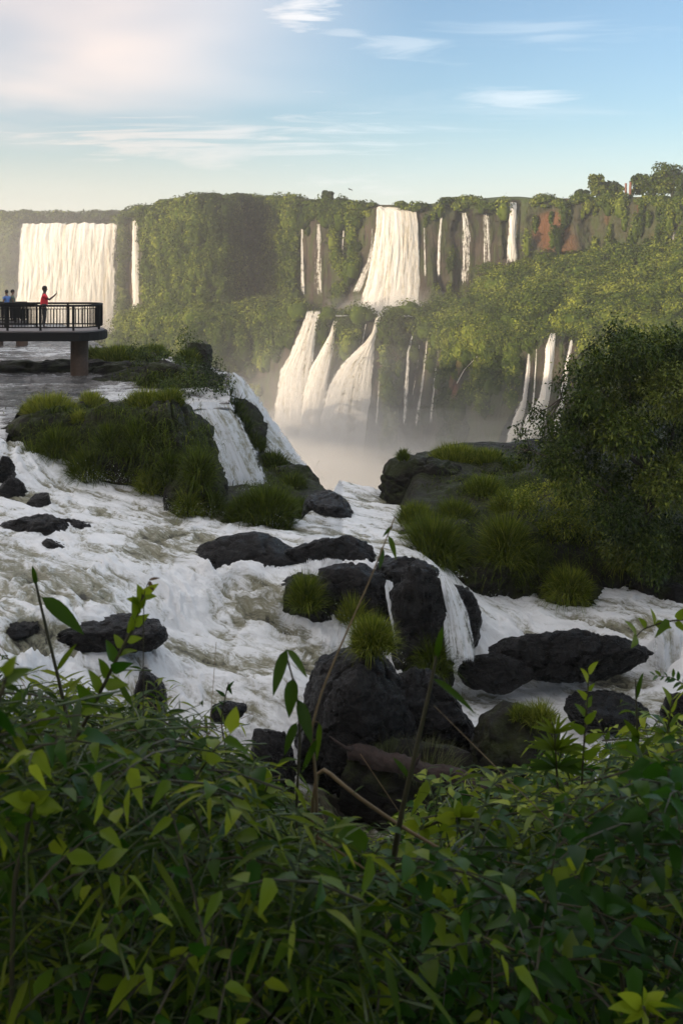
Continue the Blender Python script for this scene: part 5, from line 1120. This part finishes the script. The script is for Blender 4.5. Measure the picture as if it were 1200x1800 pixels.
plant('shrub with pale yellow young leaves in the lower centre', s15, whorl(738, 1552, 6, 34, 20, .95, 10, .8) + whorl(690, 1610, 5, 34, 20, .92, 40, .9) + whorl(668, 1690, 6, 40, 24, .85, 0, .8) + whorl(655, 1745, 5, 56, 34, .6, 30, .6) + auto(s15, 8, 40, 24, .6, .3), (.006, .003))
s16 = [(690, 1790, 1.95), (735, 1700, 1.95), (760, 1620, 1.95), (800, 1580, 1.95)]
plant('second yellow tipped shoot leaning right beside the shrub', s16, whorl(800, 1585, 5, 34, 26, .9, 0, .8) + whorl(760, 1575, 5, 26, 18, .85, 30, .8) + [(798, 1600, 820, 1705, 24, .6, 'lance')], (.005, .003))
s17 = [(1100, 1800, 2.0), (1090, 1690, 2.0), (1050, 1600, 2.0), (1010, 1540, 2.0)]
plant('plant with large dark hanging leaves in the lower right', s17, [(1010, 1540, 1000, 1640, 62, .35), (1015, 1545, 940, 1545, 36, .72), (1030, 1560, 1060, 1600, 46, .42), (1050, 1590, 1120, 1600, 40, .4), (1070, 1640, 1150, 1700, 60, .22), (1000, 1540, 1030, 1490, 26, .7), (1012, 1530, 990, 1500, 16, .9), (1085, 1680, 1010, 1740, 50, .2)], (.006, .003))
s18 = [(950, 1850, 1.8), (945, 1760, 1.8), (935, 1690, 1.8)]
plant('broad toothed leaf hanging at the bottom of the frame', s18, [(935, 1690, 915, 1795, 54, .25), (940, 1700, 1000, 1740, 40, .2)], (.005, .003))
s19 = [(1140, 1860, 1.7), (1135, 1800, 1.7), (1130, 1770, 1.7)]
plant('bright yellow green rosette in the bottom right corner', s19, whorl(1130, 1772, 8, 62, 26, .85, 0, .6), (.005, .003))
s20 = [(820, 1540, 2.6), (815, 1480, 2.6), (800, 1440, 2.6)]
plant('bright clump of rounded leaves below the log', s20, whorl(805, 1440, 8, 50, 24, .72, 0, .6) + whorl(880, 1452, 6, 40, 20, .7, 10, .6) + whorl(740, 1455, 6, 44, 22, .75, 10, .6), (.004, .002))
s21 = [(400, 1330, 3.2), (388, 1270, 3.2), (396, 1225, 3.2), (402, 1200, 3.2)]
plant('tiny bare sprout with a few curled leaves against the foam', s21, [(396, 1225, 378, 1212, 7, .3), (398, 1215, 412, 1196, 7, .3), (400, 1206, 408, 1222, 7, .2), (392, 1240, 384, 1232, 5, .3)], (.003, .0015))
s22 = [(-40, 1300, 1.25), (-10, 1250, 1.25), (10, 1200, 1.25)]
plant('blurred broad leaves at the left edge close to the camera', s22, [(5, 1205, 60, 1175, 44, .6), (0, 1200, -10, 1140, 40, .55), (-10, 1240, 30, 1300, 46, .3), (-20, 1260, -30, 1330, 46, .25), (10, 1190, 30, 1150, 30, .75)], (.004, .003))
s23 = [(640, 1600, 2.1), (640, 1560, 2.1), (630, 1500, 2.1)]
plant('two big dark rounded leaves left of the pale yellow shrub', s23, [(632, 1510, 655, 1610, 84, .3), (620, 1500, 570, 1560, 60, .35), (640, 1500, 590, 1440, 50, .55)], (.005, .003))
s24 = [(460, 1560, 2.4), (458, 1480, 2.4), (460, 1410, 2.4), (470, 1380, 2.4)]
plant('shoot with wide leaves rising beside the dark pool', s24, auto(s24, 9, 50, 34, .5, .3, 60), (.004, .002))
s25 = [(960, 1600, 2.3), (975, 1540, 2.3), (1010, 1470, 2.3), (1060, 1420, 2.3)]
plant('arching leafy spray across the right middle', s25, auto(s25, 14, 46, 24, .58, .2, 58), (.004, .002))
s26 = [(200, 1750, 2.0), (240, 1640, 2.0), (230, 1560, 2.0), (200, 1500, 2.0)]
plant('clump with one very wide dark leaf in the lower left', s26, [(195, 1545, 290, 1620, 56, .35), (200, 1520, 120, 1470, 16, .4, 'lance'), (225, 1560, 180, 1640, 20, .4, 'lance'), (235, 1600, 300, 1560, 14, .6, 'lance')], (.005, .003))

# unseen trees added over the viewpoint: they keep the sky off the undergrowth
def shade_canopy(x, y, zc, r, label):
    root = empty('tree', (x, y, float(bankz(np.array([x]), np.array([y]))[0])), label, 'tree', 'trees added over the viewpoint')
    t = MB(); b_ = Vector(root.location); t.tube([b_, b_+Vector((.2, .1, 2.2)), (x+.1, y+.2, zc)], [.24, .19, .10], 10, rough=.04)
    for a in range(6): t.tube([(x+.1, y+.1, zc-1.0), (x+r*.45*math.cos(a*1.05), y+r*.45*math.sin(a*1.05), zc+.2), (x+r*.85*math.cos(a*1.05), y+r*.85*math.sin(a*1.05), zc+.3)], [.09, .05, .02], 6)
    child(t.build('trunk', M['bark']), root)
    k = 46; d = unit(rng.normal(size=(k, 3))); cen = np.array([x, y, zc+.6]) + d*np.array([r*.8, r*.8, .75])*rng.random((k, 1))**.4
    V, Fq, T = blobs(cen, np.tile([r*.32, r*.32, .42], (k, 1)), 260, np.full(k, .16), np.full(k, .4), .8)
    child(mesh_np('crown', V, Fq, M['tree_leaf'], None, False, tint=T), root)
for x, y, zc, r in ((-3.4, -1.2, 3.4, 3.4), (2.6, -.6, 3.2, 3.2), (-7.5, 1.2, 3.6, 3.0), (7.4, 1.4, 3.6, 3.0), (-2.6, 2.6, 3.7, 2.7), (2.7, 2.7, 3.8, 2.7)):
    shade_canopy(x, y, zc, r, 'unseen leafy tree added over the viewpoint to shade the undergrowth')

# dry canes lying through the undergrowth
dm = MB()
for i in range(60):
    px = rng.uniform(-80, 1280); Y = rng.uniform(1.9, 4.2); py = ptop(px) + rng.uniform(50, 330) ; L = rng.uniform(.25, .9); a = rng.uniform(-.9, .9) + (math.pi/2 if rng.random() < .35 else 0)
    c = P(px, py, Y); d = Vector((math.cos(a), rng.uniform(-.4, .4), math.sin(a)))*L/2; bend = Vector((rng.uniform(-.04, .04), 0, rng.uniform(-.05, .05)))
    dm.tube([c-d, c-d*.4+bend, c+d*.3+bend*1.2, c+d], [.0022*rng.uniform(.5, 1.3), .0009], 5)
tag(dm.build('dry_canes', M['drystem']), 'thin dry canes caught in the foreground undergrowth', 'undergrowth', kind='stuff')
# ------------------------------------------------------------------ shade ridge, mist, haze
# unseen ridge added behind and left of the viewpoint to shade the near scene
s_h = np.array([math.sin(R(SUN_AZ)), math.cos(R(SUN_AZ))]); t_h = np.array([-s_h[1], s_h[0]])
nt, nl = 120, 30; tt = np.linspace(-235, 260, nt); ll = np.linspace(70, 190, nl); TT, LL = np.meshgrid(tt, ll)
Xr = s_h[0]*LL + t_h[0]*TT*-1; Yr = s_h[1]*LL + t_h[1]*TT*-1
RIDGE = 22.5
Zr = -8 + (RIDGE+8)*sstep(LL, 70, 100)*sstep(-np.abs(TT-0), -255, -215) + fbm(Xr*.05, Yr*.05, 0*Xr, 4)*4
ridge = mesh_np('hill', np.stack([Xr, Yr, Zr], -1), gridF(nl, nt), M['cliff'], attrs={'red': np.zeros(nt*nl), 'veg': np.ones(nt*nl)})
tag(ridge, 'unseen wooded slope added behind the viewpoint to shade the near scene', 'hill', kind='structure')

def mist(px, py, Yd, rx, ry, rz, dens, nm='mist', lump=.25):
    """cloud of spray: a few nested lumpy closed shells of even density"""
    c = np.array(P(px, py, Yd)); root = None
    for j, (k, dn) in enumerate(((1.5, .08), (1.15, .22), (.85, .4), (.55, .8))):
        bpy_me = bpy.data.meshes.new(nm)
        import bmesh
        bm = bmesh.new(); bmesh.ops.create_icosphere(bm, subdivisions=4, radius=1)
        co = np.array([v.co[:] for v in bm.verts]); q = 1 + lump*fbm(co[:, 0]*1.6+c[0], co[:, 1]*1.6+j, co[:, 2]*1.6, 3)
        co = co*q[:, None]*np.array([rx, ry, rz])*k
        for v, p in zip(bm.verts, co): v.co = p
        bm.to_mesh(bpy_me); bm.free()
        bpy_me.materials.append(vol_mat('spray_cloud', dens*dn, (1.0, 1.0, 1.0), .2))
        o = bpy.data.objects.new(nm, bpy_me); C.objects.link(o); o.location = c
        tag(o, 'drifting spray cloud below the falls', 'mist', kind='stuff')
mist(575, 860, 268, 36, 16, 20, .06, lump=.6)
mist(600, 900, 240, 44, 20, 16, .07, lump=.5)
mist(540, 800, 278, 30, 10, 22, .007, lump=.7)
mist(690, 548, 302, 13, 8, 5, .09, lump=.6)
mist(480, 800, 275, 26, 16, 18, .012)
mist(130, 590, 455, 46, 18, 16, .03)
mist(880, 830, 215, 22, 12, 14, .015)
mist(640, 700, 262, 55, 12, 26, .004)
mist(60, 470, 420, 60, 20, 34, .004)
me = bpy.data.meshes.new('haze'); b0 = (-420, -140, FLOOR-4); b1 = (420, 720, 48)
V = [(x, y, z) for z in (b0[2], b1[2]) for y in (b0[1], b1[1]) for x in (b0[0], b1[0])]
me.from_pydata(V, [], [(0,2,3,1), (4,5,7,6), (0,1,5,4), (2,6,7,3), (0,4,6,2), (1,3,7,5)]); me.update()
me.materials.append(vol_mat('haze_air', .00042, (1.0, .97, .94), .5))
o = bpy.data.objects.new('haze', me); C.objects.link(o); tag(o, 'thin warm haze in the air', 'haze', kind='stuff')
S.cycles.volume_bounces = 1; S.cycles.max_bounces = 5; S.cycles.transparent_max_bounces = 16; S.cycles.use_adaptive_sampling = True; S.cycles.adaptive_threshold = .02
S.cycles.diffuse_bounces = 2; S.cycles.glossy_bounces = 2
